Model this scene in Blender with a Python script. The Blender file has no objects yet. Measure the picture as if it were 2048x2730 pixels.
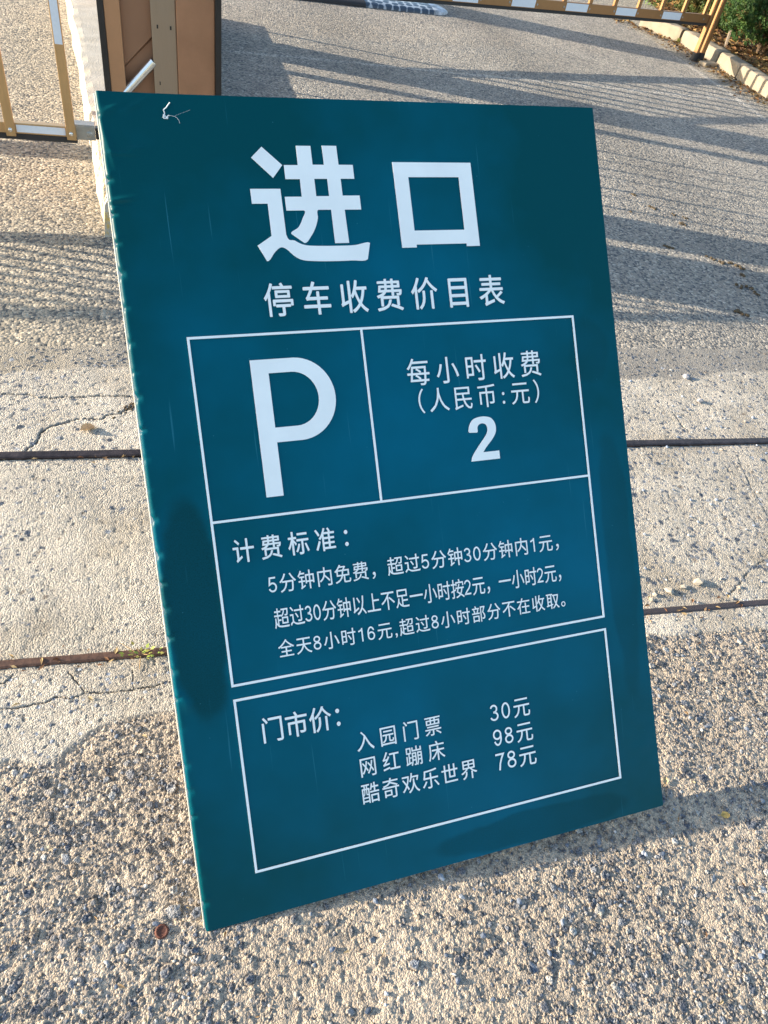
import bpy, bmesh, math, random
import numpy as np
from mathutils import Vector, Matrix, noise

R = math.radians
scene = bpy.context.scene
col = scene.collection

# ------------------------------------------------------------------ camera
CAM_H = 1.5336
cd = bpy.data.cameras.new("camera")
cam = bpy.data.objects.new("camera", cd)
col.objects.link(cam)
cd.sensor_fit = 'VERTICAL'
cd.sensor_height = 36.0
cd.lens = 1920.0 / 2730.0 * 36.0
cd.clip_start = 0.05
cd.clip_end = 2000.0
MC = ((0.9603, -0.0576, 0.2740), (-0.2300, -0.7196, 0.6552), (0.1594, -0.6920, -0.7041))
cam.matrix_world = Matrix((
    (MC[0][0], -MC[0][1], -MC[0][2], 0.0),
    (MC[1][0], -MC[1][1], -MC[1][2], 0.0),
    (MC[2][0], -MC[2][1], -MC[2][2], CAM_H),
    (0, 0, 0, 1)))
scene.camera = cam

# ------------------------------------------------------------------ sky, sun, exposure
SUN_EL = 14.5
SUN_AZ = 15.5            # light travels along +X, turned this much towards -Y
world = bpy.data.worlds.new("World")
scene.world = world
world.use_nodes = True
wn = world.node_tree
for n in list(wn.nodes):
    wn.nodes.remove(n)
sky = wn.nodes.new("ShaderNodeTexSky")
sky.sky_type = 'NISHITA'
sky.sun_disc = False
sky.sun_elevation = R(SUN_EL)
sky.sun_rotation = R(-(90 - SUN_AZ))
bg = wn.nodes.new("ShaderNodeBackground")
bg.inputs["Strength"].default_value = 0.15
wo = wn.nodes.new("ShaderNodeOutputWorld")
wn.links.new(sky.outputs[0], bg.inputs[0])
wn.links.new(bg.outputs[0], wo.inputs[0])

sd = bpy.data.lights.new("sun", 'SUN')
sd.energy = 4.6
sd.angle = R(0.5)
sd.color = (1.0, 0.86, 0.67)
sun = bpy.data.objects.new("sun", sd)
col.objects.link(sun)
_d = Vector((math.cos(R(SUN_AZ)) * math.cos(R(SUN_EL)), -math.sin(R(SUN_AZ)) * math.cos(R(SUN_EL)), -math.sin(R(SUN_EL))))
sun.rotation_euler = _d.to_track_quat('-Z', 'Y').to_euler()
sun.location = (-6, 4, 5)

scene.view_settings.view_transform = 'Standard'
scene.view_settings.look = 'None'
scene.view_settings.gamma = 1.0
scene.view_settings.use_curve_mapping = False
scene.view_settings.exposure = 1.45

# ------------------------------------------------------------------ object helpers
def tag(o, label=None, cat=None, group=None, kind=None):
    if label: o['label'] = label
    if cat: o['category'] = cat
    if group: o['group'] = group
    if kind: o['kind'] = kind
    return o

def empty(name, loc=(0, 0, 0), rz=0.0):
    o = bpy.data.objects.new(name, None)
    o.empty_display_size = 0.1
    o.location = loc
    o.rotation_euler = (0, 0, rz)
    col.objects.link(o)
    return o

def bmob(name, bm, mat, parent=None, smooth=False, bevel=0.0, seg=2):
    me = bpy.data.meshes.new(name)
    bm.normal_update()
    bm.to_mesh(me)
    bm.free()
    me.materials.append(mat)
    o = bpy.data.objects.new(name, me)
    col.objects.link(o)
    if parent: o.parent = parent
    if smooth:
        for p in me.polygons: p.use_smooth = True
    if bevel:
        m = o.modifiers.new("bevel", 'BEVEL')
        m.width = bevel; m.segments = seg; m.limit_method = 'ANGLE'
    return o

def box(bm, x0, x1, y0, y1, z0, z1):
    v = [bm.verts.new(c) for c in ((x0, y0, z0), (x1, y0, z0), (x1, y1, z0), (x0, y1, z0), (x0, y0, z1), (x1, y0, z1), (x1, y1, z1), (x0, y1, z1))]
    for f in ((3, 2, 1, 0), (4, 5, 6, 7), (0, 1, 5, 4), (1, 2, 6, 5), (2, 3, 7, 6), (3, 0, 4, 7)):
        bm.faces.new([v[i] for i in f])

def onebox(name, mat, parent, b, bevel=0.0):
    bm = bmesh.new(); box(bm, *b)
    return bmob(name, bm, mat, parent, bevel=bevel)

def tube(bm, p, q, r0, r1=None, n=14, cap=True):
    p = Vector(p); q = Vector(q)
    r1 = r0 if r1 is None else r1
    d = (q - p).normalized()
    a = d.orthogonal().normalized(); b = d.cross(a)
    A = []; B = []
    for i in range(n):
        t = 2 * math.pi * i / n
        u = a * math.cos(t) + b * math.sin(t)
        A.append(bm.verts.new(p + u * r0)); B.append(bm.verts.new(q + u * r1))
    for i in range(n):
        j = (i + 1) % n
        bm.faces.new((A[i], A[j], B[j], B[i]))
    if cap:
        bm.faces.new(A[::-1]); bm.faces.new(B)

def dome(bm, c, axis, r, h, n=12, rings=4):
    c = Vector(c); d = Vector(axis).normalized()
    a = d.orthogonal().normalized(); b = d.cross(a)
    prev = None
    for k in range(rings):
        t = k / rings * math.pi / 2
        ring = []
        for i in range(n):
            s = 2 * math.pi * i / n
            ring.append(bm.verts.new(c + (a * math.cos(s) + b * math.sin(s)) * r * math.cos(t) + d * h * math.sin(t)))
        if prev:
            for i in range(n):
                j = (i + 1) % n
                bm.faces.new((prev[i], prev[j], ring[j], ring[i]))
        prev = ring
    top = bm.verts.new(c + d * h)
    for i in range(n):
        bm.faces.new((prev[i], prev[(i + 1) % n], top))

# ------------------------------------------------------------------ materials
def mat_new(name):
    m = bpy.data.materials.new(name)
    m.use_nodes = True
    nt = m.node_tree
    p = nt.nodes["Principled BSDF"]
    return m, nt, p

def N(nt, t, **kw):
    n = nt.nodes.new(t)
    for k, v in kw.items():
        if k in n.inputs: n.inputs[k].default_value = v
        else: setattr(n, k, v)
    return n

def simple(name, c, rough=0.5, metal=0.0, var=0.12, scale=30.0, bump=0.0, bscale=200.0, dist=0.002, spec=0.5, stretch=None):
    m, nt, p = mat_new(name)
    tc = N(nt, "ShaderNodeTexCoord")
    vec = tc.outputs["Object"]
    if stretch:
        mp = N(nt, "ShaderNodeMapping"); mp.inputs["Scale"].default_value = stretch
        nt.links.new(vec, mp.inputs[0]); vec = mp.outputs[0]
    no = N(nt, "ShaderNodeTexNoise", Scale=scale, Detail=6.0, Roughness=0.6)
    nt.links.new(vec, no.inputs["Vector"])
    rp = N(nt, "ShaderNodeValToRGB")
    rp.color_ramp.elements[0].position = 0.3; rp.color_ramp.elements[1].position = 0.72
    rp.color_ramp.elements[0].color = tuple(x * (1 - var) for x in c) + (1,)
    rp.color_ramp.elements[1].color = tuple(min(1, x * (1 + var)) for x in c) + (1,)
    nt.links.new(no.outputs[0], rp.inputs[0])
    nt.links.new(rp.outputs[0], p.inputs["Base Color"])
    rr = N(nt, "ShaderNodeMapRange")
    rr.inputs["To Min"].default_value = max(0.02, rough - 0.1); rr.inputs["To Max"].default_value = min(1, rough + 0.1)
    nt.links.new(no.outputs[0], rr.inputs["Value"]); nt.links.new(rr.outputs[0], p.inputs["Roughness"])
    p.inputs["Metallic"].default_value = metal
    p.inputs["Specular IOR Level"].default_value = spec
    if bump:
        n2 = N(nt, "ShaderNodeTexNoise", Scale=bscale, Detail=4.0)
        nt.links.new(vec, n2.inputs["Vector"])
        b = N(nt, "ShaderNodeBump", Strength=bump, Distance=dist)
        nt.links.new(n2.outputs[0], b.inputs["Height"]); nt.links.new(b.outputs[0], p.inputs["Normal"])
    return m

def ground_mat(name, grain_scale, grain_amt, bump, bdist, stone_scale=0.0, stone_amt=0.0, rough=0.93):
    """base colour from the mesh's own aggregate attribute, broken up by fine mineral grain"""
    m, nt, p = mat_new(name)
    at = N(nt, "ShaderNodeAttribute"); at.attribute_name = "tone"
    tc = N(nt, "ShaderNodeTexCoord")
    g = N(nt, "ShaderNodeTexNoise", Scale=grain_scale, Detail=5.0, Roughness=0.7)
    nt.links.new(tc.outputs["Object"], g.inputs["Vector"])
    mr = N(nt, "ShaderNodeMapRange")
    mr.inputs["From Min"].default_value = 0.25; mr.inputs["From Max"].default_value = 0.75
    mr.inputs["To Min"].default_value = 1 - grain_amt; mr.inputs["To Max"].default_value = 1 + grain_amt
    nt.links.new(g.outputs[0], mr.inputs["Value"])
    mx = N(nt, "ShaderNodeVectorMath", operation='SCALE')
    nt.links.new(at.outputs["Color"], mx.inputs[0]); nt.links.new(mr.outputs[0], mx.inputs["Scale"])
    last = mx.outputs[0]
    hsum = g.outputs[0]
    if stone_scale:
        vo = N(nt, "ShaderNodeTexVoronoi", Scale=stone_scale); vo.feature = 'F1'
        nt.links.new(tc.outputs["Object"], vo.inputs["Vector"])
        sx = N(nt, "ShaderNodeSeparateColor"); nt.links.new(vo.outputs["Color"], sx.inputs[0])
        rp = N(nt, "ShaderNodeValToRGB")
        e = rp.color_ramp.elements
        e[0].position = 0.0; e[0].color = (0.34, 0.38, 0.45, 1)
        e[1].position = 1.0; e[1].color = (1.75, 1.70, 1.62, 1)
        for pos, c in ((0.28, (0.58, 0.62, 0.68, 1)), (0.34, (1.0, 0.98, 0.95, 1)), (0.8, (1.08, 1.05, 1.0, 1))):
            k = e.new(pos); k.color = c
        nt.links.new(sx.outputs[0], rp.inputs[0])
        mxx = N(nt, "ShaderNodeMix", data_type='RGBA', blend_type='MULTIPLY')
        mxx.inputs[0].default_value = stone_amt
        nt.links.new(last, mxx.inputs[6]); nt.links.new(rp.outputs[0], mxx.inputs[7])
        last = mxx.outputs[2]
        vd = N(nt, "ShaderNodeMath", operation='MULTIPLY_ADD')
        vd.inputs[1].default_value = -1.3
        nt.links.new(vo.outputs["Distance"], vd.inputs[0]); nt.links.new(g.outputs[0], vd.inputs[2])
        hsum = vd.outputs[0]
    nt.links.new(last, p.inputs["Base Color"])
    p.inputs["Roughness"].default_value = rough
    p.inputs["Specular IOR Level"].default_value = 0.25
    b = N(nt, "ShaderNodeBump", Strength=bump, Distance=bdist)
    nt.links.new(hsum, b.inputs["Height"]); nt.links.new(b.outputs[0], p.inputs["Normal"])
    return m

M = {}
M['near'] = ground_mat("near_aggregate", 420, 0.35, 1.0, 0.0028, 300.0, 0.55)
M['concrete'] = ground_mat("worn_concrete", 210, 0.36, 1.0, 0.0045, 260.0, 0.38)
M['road'] = ground_mat("road_asphalt", 150, 0.30, 1.0, 0.009, 85.0, 1.0)
M['far'] = ground_mat("far_ground", 60, 0.25, 0.6, 0.006, 60.0, 0.6)
M['letter'] = simple("white_print", (0.86, 0.89, 0.87), 0.38, var=0.05, scale=9)
M['cream'] = simple("cream_edge", (0.62, 0.60, 0.50), 0.6, var=0.18, scale=60)
M['backing'] = simple("backing_board", (0.35, 0.33, 0.30), 0.7, var=0.15)
M['gold'] = simple("champagne_gold_aluminium", (0.52, 0.34, 0.165), 0.36, metal=0.65, var=0.08, scale=20, stretch=(4, 4, 0.6))
M['gold_shaded'] = simple("shaded_gold_aluminium", (0.31, 0.165, 0.07), 0.42, metal=0.45, var=0.08, scale=20)  # the same gold, darkened: the far gate's shade is put into the base colour
M['bronze'] = simple("bronze_painted_steel", (0.35, 0.185, 0.105), 0.40, metal=0.35, var=0.13, scale=9, bump=0.12, bscale=300)
M['bronze_light'] = simple("bronze_flange", (0.45, 0.24, 0.125), 0.38, metal=0.35, var=0.06, scale=6)
M['bronze_dark'] = simple("bronze_inner_panel", (0.29, 0.155, 0.09), 0.45, metal=0.3, var=0.06, scale=6)
M['steel'] = simple("brushed_steel", (0.33, 0.27, 0.21), 0.36, metal=0.75, var=0.05, scale=14, stretch=(30, 30, 1.0))
M['chrome'] = simple("bright_steel_tube", (0.80, 0.80, 0.78), 0.2, metal=0.95, var=0.05)
M['zinc'] = simple("zinc_plate", (0.36, 0.36, 0.34), 0.42, metal=0.7, var=0.2, scale=25)
M['black'] = simple("black_trim", (0.012, 0.012, 0.013), 0.4, var=0.2)
M['rubber'] = simple("black_rubber", (0.022, 0.022, 0.024), 0.7, var=0.3, scale=60, bump=0.3)
M['reflector'] = simple("white_reflector_tape", (0.70, 0.74, 0.80), 0.4, var=0.04, scale=80)
M['rail'] = simple("dark_rail_steel", (0.055, 0.042, 0.042), 0.42, metal=0.55, var=0.5, scale=40, bump=0.4, bscale=160)
M['rust'] = simple("rusty_rail_steel", (0.14, 0.060, 0.038), 0.8, metal=0.1, var=0.45, scale=60, bump=0.8, bscale=220)
M['kerb'] = simple("kerb_concrete", (0.27, 0.228, 0.17), 0.9, var=0.16, scale=9, bump=0.7, bscale=160, dist=0.004)
M['soil'] = simple("bed_soil", (0.07, 0.045, 0.028), 0.95, var=0.4, scale=14, bump=1.0, bscale=60, dist=0.02)
M['wood'] = simple("weathered_wood", (0.19, 0.155, 0.12), 0.85, var=0.25, scale=25, bump=0.5, stretch=(8, 8, 1))
M['bark'] = simple("shrub_bark", (0.10, 0.065, 0.04), 0.9, var=0.3, bump=0.8)
M['lint'] = simple("pale_lint", (0.8, 0.82, 0.8), 0.8, var=0.05)

def attr_mat(name, rough=0.7, trans=0.0):
    m, nt, p = mat_new(name)
    at = N(nt, "ShaderNodeAttribute"); at.attribute_name = "tone"
    nt.links.new(at.outputs["Color"], p.inputs["Base Color"])
    p.inputs["Roughness"].default_value = rough
    p.inputs["Specular IOR Level"].default_value = 0.3
    if trans:
        tr = N(nt, "ShaderNodeBsdfTranslucent")
        nt.links.new(at.outputs["Color"], tr.inputs["Color"])
        ms = N(nt, "ShaderNodeMixShader"); ms.inputs[0].default_value = trans
        out = nt.nodes["Material Output"]
        nt.links.new(p.outputs[0], ms.inputs[1]); nt.links.new(tr.outputs[0], ms.inputs[2])
        nt.links.new(ms.outputs[0], out.inputs["Surface"])
    return m
M['leaf'] = attr_mat("leaf_by_leaf_colour", 0.6, 0.3)
M['dry'] = attr_mat("dry_litter", 0.85, 0.12)
M['stone'] = attr_mat("loose_stone", 0.8)

# vinyl face of the sign: teal print with faint scuffs, a darker, duller patch by the left edge
def vinyl():
    m, nt, p = mat_new("teal_vinyl")
    tc = N(nt, "ShaderNodeTexCoord")
    big = N(nt, "ShaderNodeTexNoise", Scale=2.6, Detail=4.0, Roughness=0.55)
    nt.links.new(tc.outputs["Object"], big.inputs["Vector"])
    rp = N(nt, "ShaderNodeValToRGB")
    e = rp.color_ramp.elements
    e[0].position = 0.12; e[0].color = (0.0, 0.062, 0.077, 1)
    e[1].position = 0.58; e[1].color = (0.0, 0.110, 0.180, 1)
    sp0 = N(nt, "ShaderNodeSeparateXYZ"); nt.links.new(tc.outputs["Object"], sp0.inputs[0])
    def sq(src, c, r_):      # brighter sky reflection over the middle of the sheet, put into the colour
        a = N(nt, "ShaderNodeMath", operation='SUBTRACT'); nt.links.new(src, a.inputs[0]); a.inputs[1].default_value = c
        b_ = N(nt, "ShaderNodeMath", operation='DIVIDE'); nt.links.new(a.outputs[0], b_.inputs[0]); b_.inputs[1].default_value = r_
        d_ = N(nt, "ShaderNodeMath", operation='MULTIPLY'); nt.links.new(b_.outputs[0], d_.inputs[0]); nt.links.new(b_.outputs[0], d_.inputs[1])
        return d_.outputs[0]
    sm = N(nt, "ShaderNodeMath", operation='ADD'); nt.links.new(sq(sp0.outputs[0], .52, 1.1), sm.inputs[0]); nt.links.new(sq(sp0.outputs[1], .62, 1.65), sm.inputs[1])
    sheen = N(nt, "ShaderNodeMath", operation='MULTIPLY_ADD'); nt.links.new(sm.outputs[0], sheen.inputs[0]); sheen.inputs[1].default_value = -1.0; nt.links.new(big.outputs[0], sheen.inputs[2])
    nt.links.new(sheen.outputs[0], rp.inputs[0])
    # greener, darker, duller patches along the sides; dirty wear along the bottom edge
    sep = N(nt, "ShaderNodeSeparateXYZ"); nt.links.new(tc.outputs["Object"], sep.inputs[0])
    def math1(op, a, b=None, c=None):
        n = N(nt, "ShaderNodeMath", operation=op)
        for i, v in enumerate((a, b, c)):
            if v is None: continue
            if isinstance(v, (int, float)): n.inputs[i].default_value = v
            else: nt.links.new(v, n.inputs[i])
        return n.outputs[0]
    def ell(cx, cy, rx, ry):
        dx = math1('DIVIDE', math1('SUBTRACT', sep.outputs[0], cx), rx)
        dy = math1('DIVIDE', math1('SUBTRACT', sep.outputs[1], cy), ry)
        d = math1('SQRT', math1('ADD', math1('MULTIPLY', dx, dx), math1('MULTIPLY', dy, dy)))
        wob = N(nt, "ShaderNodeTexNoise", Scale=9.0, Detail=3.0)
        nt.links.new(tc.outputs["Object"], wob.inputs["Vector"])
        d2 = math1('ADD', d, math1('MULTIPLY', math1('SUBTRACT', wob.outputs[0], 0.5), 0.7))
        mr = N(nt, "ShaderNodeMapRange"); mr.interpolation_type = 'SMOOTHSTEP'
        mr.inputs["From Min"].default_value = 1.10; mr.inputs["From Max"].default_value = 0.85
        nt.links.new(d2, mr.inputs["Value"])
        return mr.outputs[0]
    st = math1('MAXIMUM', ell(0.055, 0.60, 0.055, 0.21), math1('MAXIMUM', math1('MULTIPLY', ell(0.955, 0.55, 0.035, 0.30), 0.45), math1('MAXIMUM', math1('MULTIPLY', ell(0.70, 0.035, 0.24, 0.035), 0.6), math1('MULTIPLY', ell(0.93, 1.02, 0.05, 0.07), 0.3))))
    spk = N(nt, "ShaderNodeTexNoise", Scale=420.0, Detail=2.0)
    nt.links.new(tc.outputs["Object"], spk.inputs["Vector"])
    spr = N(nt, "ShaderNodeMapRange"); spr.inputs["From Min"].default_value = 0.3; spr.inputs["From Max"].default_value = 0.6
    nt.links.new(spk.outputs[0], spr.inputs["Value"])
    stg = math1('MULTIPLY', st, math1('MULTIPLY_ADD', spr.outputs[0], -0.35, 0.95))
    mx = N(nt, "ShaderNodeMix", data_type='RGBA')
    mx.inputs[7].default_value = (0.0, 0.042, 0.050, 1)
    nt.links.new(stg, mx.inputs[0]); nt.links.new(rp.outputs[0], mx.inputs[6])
    # hairline vertical scratches
    mp = N(nt, "ShaderNodeMapping"); mp.inputs["Scale"].default_value = (150, 3.2, 1)
    mp.inputs["Rotation"].default_value = (0, 0, R(1.5))
    nt.links.new(tc.outputs["Object"], mp.inputs[0])
    sc = N(nt, "ShaderNodeTexNoise", Scale=1.0, Detail=2.0)
    nt.links.new(mp.outputs[0], sc.inputs["Vector"])
    scr = N(nt, "ShaderNodeMapRange"); scr.inputs["From Min"].default_value = 0.70; scr.inputs["From Max"].default_value = 0.76
    nt.links.new(sc.outputs[0], scr.inputs["Value"])
    mx2 = N(nt, "ShaderNodeMix", data_type='RGBA')
    mx2.inputs[7].default_value = (0.03, 0.20, 0.27, 1)
    nt.links.new(math1('MULTIPLY', scr.outputs[0], 0.5), mx2.inputs[0]); nt.links.new(mx.outputs[2], mx2.inputs[6])
    # tiny pale specks
    vo = N(nt, "ShaderNodeTexVoronoi", Scale=26.0); nt.links.new(tc.outputs["Object"], vo.inputs["Vector"])
    vs = N(nt, "ShaderNodeMapRange"); vs.inputs["From Min"].default_value = 0.035; vs.inputs["From Max"].default_value = 0.012
    nt.links.new(vo.outputs["Distance"], vs.inputs["Value"])
    mx3 = N(nt, "ShaderNodeMix", data_type='RGBA')
    mx3.inputs[7].default_value = (0.06, 0.26, 0.32, 1)
    nt.links.new(math1('MULTIPLY', vs.outputs[0], 0.5), mx3.inputs[0]); nt.links.new(mx2.outputs[2], mx3.inputs[6])
    nt.links.new(mx3.outputs[2], p.inputs["Base Color"])
    rr = math1('ADD', math1('MULTIPLY_ADD', st, 0.22, 0.30), math1('MULTIPLY', big.outputs[0], 0.12))
    nt.links.new(rr, p.inputs["Roughness"])
    p.inputs["Specular IOR Level"].default_value = 0.08
    n2 = N(nt, "ShaderNodeTexNoise", Scale=7.0, Detail=3.0)
    nt.links.new(tc.outputs["Object"], n2.inputs["Vector"])
    n3 = N(nt, "ShaderNodeTexNoise", Scale=240.0, Detail=2.0)
    nt.links.new(tc.outputs["Object"], n3.inputs["Vector"])
    hh = math1('ADD', math1('MULTIPLY', n2.outputs[0], 1.0), math1('MULTIPLY', n3.outputs[0], 0.02))
    b = N(nt, "ShaderNodeBump", Strength=0.25, Distance=0.004)
    nt.links.new(hh, b.inputs["Height"]); nt.links.new(b.outputs[0], p.inputs["Normal"])
    return m
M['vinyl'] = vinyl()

# ------------------------------------------------------------------ ground
def vnoise(X, Y, scale, seed):
    rs = np.random.RandomState(seed)
    T = rs.rand(256, 256).astype(np.float32)
    x = X * scale + 1000.3; y = Y * scale + 1000.7
    xi = np.floor(x).astype(int); yi = np.floor(y).astype(int)
    fx = x - xi; fy = y - yi
    fx = fx * fx * (3 - 2 * fx); fy = fy * fy * (3 - 2 * fy)
    xi &= 255; yi &= 255; x1 = (xi + 1) & 255; y1 = (yi + 1) & 255
    return (T[yi, xi] * (1 - fx) + T[yi, x1] * fx) * (1 - fy) + (T[y1, xi] * (1 - fx) + T[y1, x1] * fx) * fy

def fbm(X, Y, scale, octv, seed, gain=0.5):
    s = 0; a = 1; t = 0
    for k in range(octv):
        s = s + a * vnoise(X, Y, scale * 2 ** k, seed + k * 17); t += a; a *= gain
    return s / t - 0.5

def polydist(X, Y, pts):
    D = np.full(X.shape, 9.0)
    for (ax, ay), (bx, by) in zip(pts[:-1], pts[1:]):
        vx, vy = bx - ax, by - ay
        t = np.clip(((X - ax) * vx + (Y - ay) * vy) / (vx * vx + vy * vy + 1e-12), 0, 1)
        D = np.minimum(D, np.hypot(X - ax - t * vx, Y - ay - t * vy))
    return D

def sstep(a, b, x):
    t = np.clip((x - a) / (b - a), 0, 1); return t * t * (3 - 2 * t)

class Tile:
    def __init__(s, xs, ys):
        s.xs, s.ys = xs, ys
        s.X, s.Y = np.meshgrid(xs, ys)
        s.Z = np.zeros(s.X.shape); s.C = np.zeros(s.X.shape + (3,))
    def stamp(s, rng, cx, cy, r, height, color, flat=0.35, pit=0.0006):
        j0 = np.searchsorted(s.xs, cx - 1.5 * r); j1 = np.searchsorted(s.xs, cx + 1.5 * r)
        i0 = np.searchsorted(s.ys, cy - 1.5 * r); i1 = np.searchsorted(s.ys, cy + 1.5 * r)
        if i1 - i0 < 2 or j1 - j0 < 2: return
        dx = (s.X[i0:i1, j0:j1] - cx); dy = (s.Y[i0:i1, j0:j1] - cy)
        a0 = rng.uniform(0, 6.28); asp = rng.uniform(0.62, 1.0)
        ca, sa = math.cos(a0), math.sin(a0)
        u = (dx * ca + dy * sa) / r; v = (-dx * sa + dy * ca) / (r * asp)
        k = rng.randint(5, 7); d = None
        for q in range(k):
            t = 6.283 * q / k + rng.uniform(-0.4, 0.4)
            e = (u * math.cos(t) + v * math.sin(t)) / rng.uniform(0.75, 1.0)
            d = e if d is None else np.maximum(d, e)
        prof = np.clip((1 - d) / flat, 0, 1); prof = prof * (2 - prof)
        tilt = (dx * rng.uniform(-.35, .35) + dy * rng.uniform(-.35, .35))
        ins = d < 1
        ring = (d >= 1) & (d < 1.3)
        base = s.Z[i0:i1, j0:j1]
        m = float(np.mean(base))
        top = m + height + tilt * 0.8
        nz = np.where(ins, base * (1 - prof) + np.maximum(top, m - 0.001) * prof, base)
        nz = np.where(ring, nz - pit, nz)
        s.Z[i0:i1, j0:j1] = nz
        w = np.clip((1 - d) / 0.2, 0, 1)[..., None]
        s.C[i0:i1, j0:j1] = s.C[i0:i1, j0:j1] * (1 - w) + np.array(color) * w
    def build(s, name, mat):
        ny, nx = s.X.shape
        me = bpy.data.meshes.new(name)
        co = np.stack([s.X, s.Y, s.Z], -1).reshape(-1, 3).astype(np.float32)
        nf = (nx - 1) * (ny - 1)
        idx = np.arange(nx * ny).reshape(ny, nx)
        q = np.stack([idx[:-1, :-1], idx[:-1, 1:], idx[1:, 1:], idx[1:, :-1]], -1).reshape(-1)
        me.vertices.add(nx * ny); me.vertices.foreach_set("co", co.reshape(-1))
        me.loops.add(nf * 4); me.loops.foreach_set("vertex_index", q.astype(np.int32))
        me.polygons.add(nf)
        me.polygons.foreach_set("loop_start", np.arange(0, nf * 4, 4, dtype=np.int32))
        me.polygons.foreach_set("loop_total", np.full(nf, 4, dtype=np.int32))
        me.polygons.foreach_set("use_smooth", np.ones(nf, dtype=bool))
        me.update(calc_edges=True)
        at = me.attributes.new("tone", 'FLOAT_COLOR', 'POINT')
        c4 = np.concatenate([np.clip(s.C, 0, 1), np.ones(s.X.shape + (1,))], -1).astype(np.float32)
        at.data.foreach_set("color", c4.reshape(-1))
        me.materials.append(mat)
        o = bpy.data.objects.new(name, me); col.objects.link(o)
        return tag(o, kind='structure')

NEAR_EDGE = ((-1.2, .76), (-.384, .779), (-.279, .766), (-.252, .807), (-.209, .826), (-.134, .836), (-.036, .853), (.3, .87), (1.232, .906), (1.378, .89), (1.626, .869), (3, .87))
FAR_EDGE = ((-2.6, 2.10), (-.529, 2.131), (-.363, 2.161), (-.121, 2.18), (1.761, 2.101), (1.87, 2.082), (2.014, 2.08), (2.224, 2.118), (2.528, 2.135), (4, 2.15), (8, 2.2))
CRACKS = [
    ([(-.9, 2.03), (-.519, 2.032), (-.441, 2.03), (-.4, 2.012), (-.321, 2.01), (-.239, 2.016), (-.113, 2.013), (.2, 2.03), (.6, 2.0)], .0035, .007),
    ([(-.418, 1.735), (-.42, 1.752), (-.394, 1.796), (-.39, 1.839), (-.359, 1.869), (-.313, 1.887), (-.267, 1.902), (-.211, 1.897), (-.196, 1.917), (-.155, 1.923), (-.113, 1.978), (0, 1.99)], .004, .008),
    ([(-.6, .92), (-.398, .911), (-.351, .908), (-.307, .911), (-.285, .924), (-.258, .915), (-.224, .924), (-.174, .919), (-.134, .918), (-.038, .926), (.2, .93)], .0022, .006),
    ([(-.262, .989), (-.253, .973), (-.237, .947), (-.224, .924)], .0018, .004),
    ([(-.126, .986), (-.124, .961), (-.122, .917)], .0018, .004),
    ([(-.405, .971), (-.394, .976), (-.381, .996)], .0018, .004),
    ([(1.882, 1.872), (1.876, 1.798), (1.879, 1.741)], .004, .004),
    ([(2.01, 1.611), (1.964, 1.454), (1.939, 1.308)], .003, .003),
    ([(1.80, 1.12), (1.715, 1.09), (1.647, 1.043), (1.57, 1.0)], .003, .003),
]
STONES = [((.070, .092, .130), 4), ((.125, .150, .195), 4), ((.20, .225, .265), 3), ((.30, .32, .35), 2), ((.50, .50, .48), 1), ((.26, .22, .18), 1.4)]
def stone_color(rng):
    c = rng.choices([s[0] for s in STONES], [s[1] for s in STONES])[0]
    k = rng.uniform(0.8, 1.25)
    return tuple(x * k for x in c)

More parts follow.
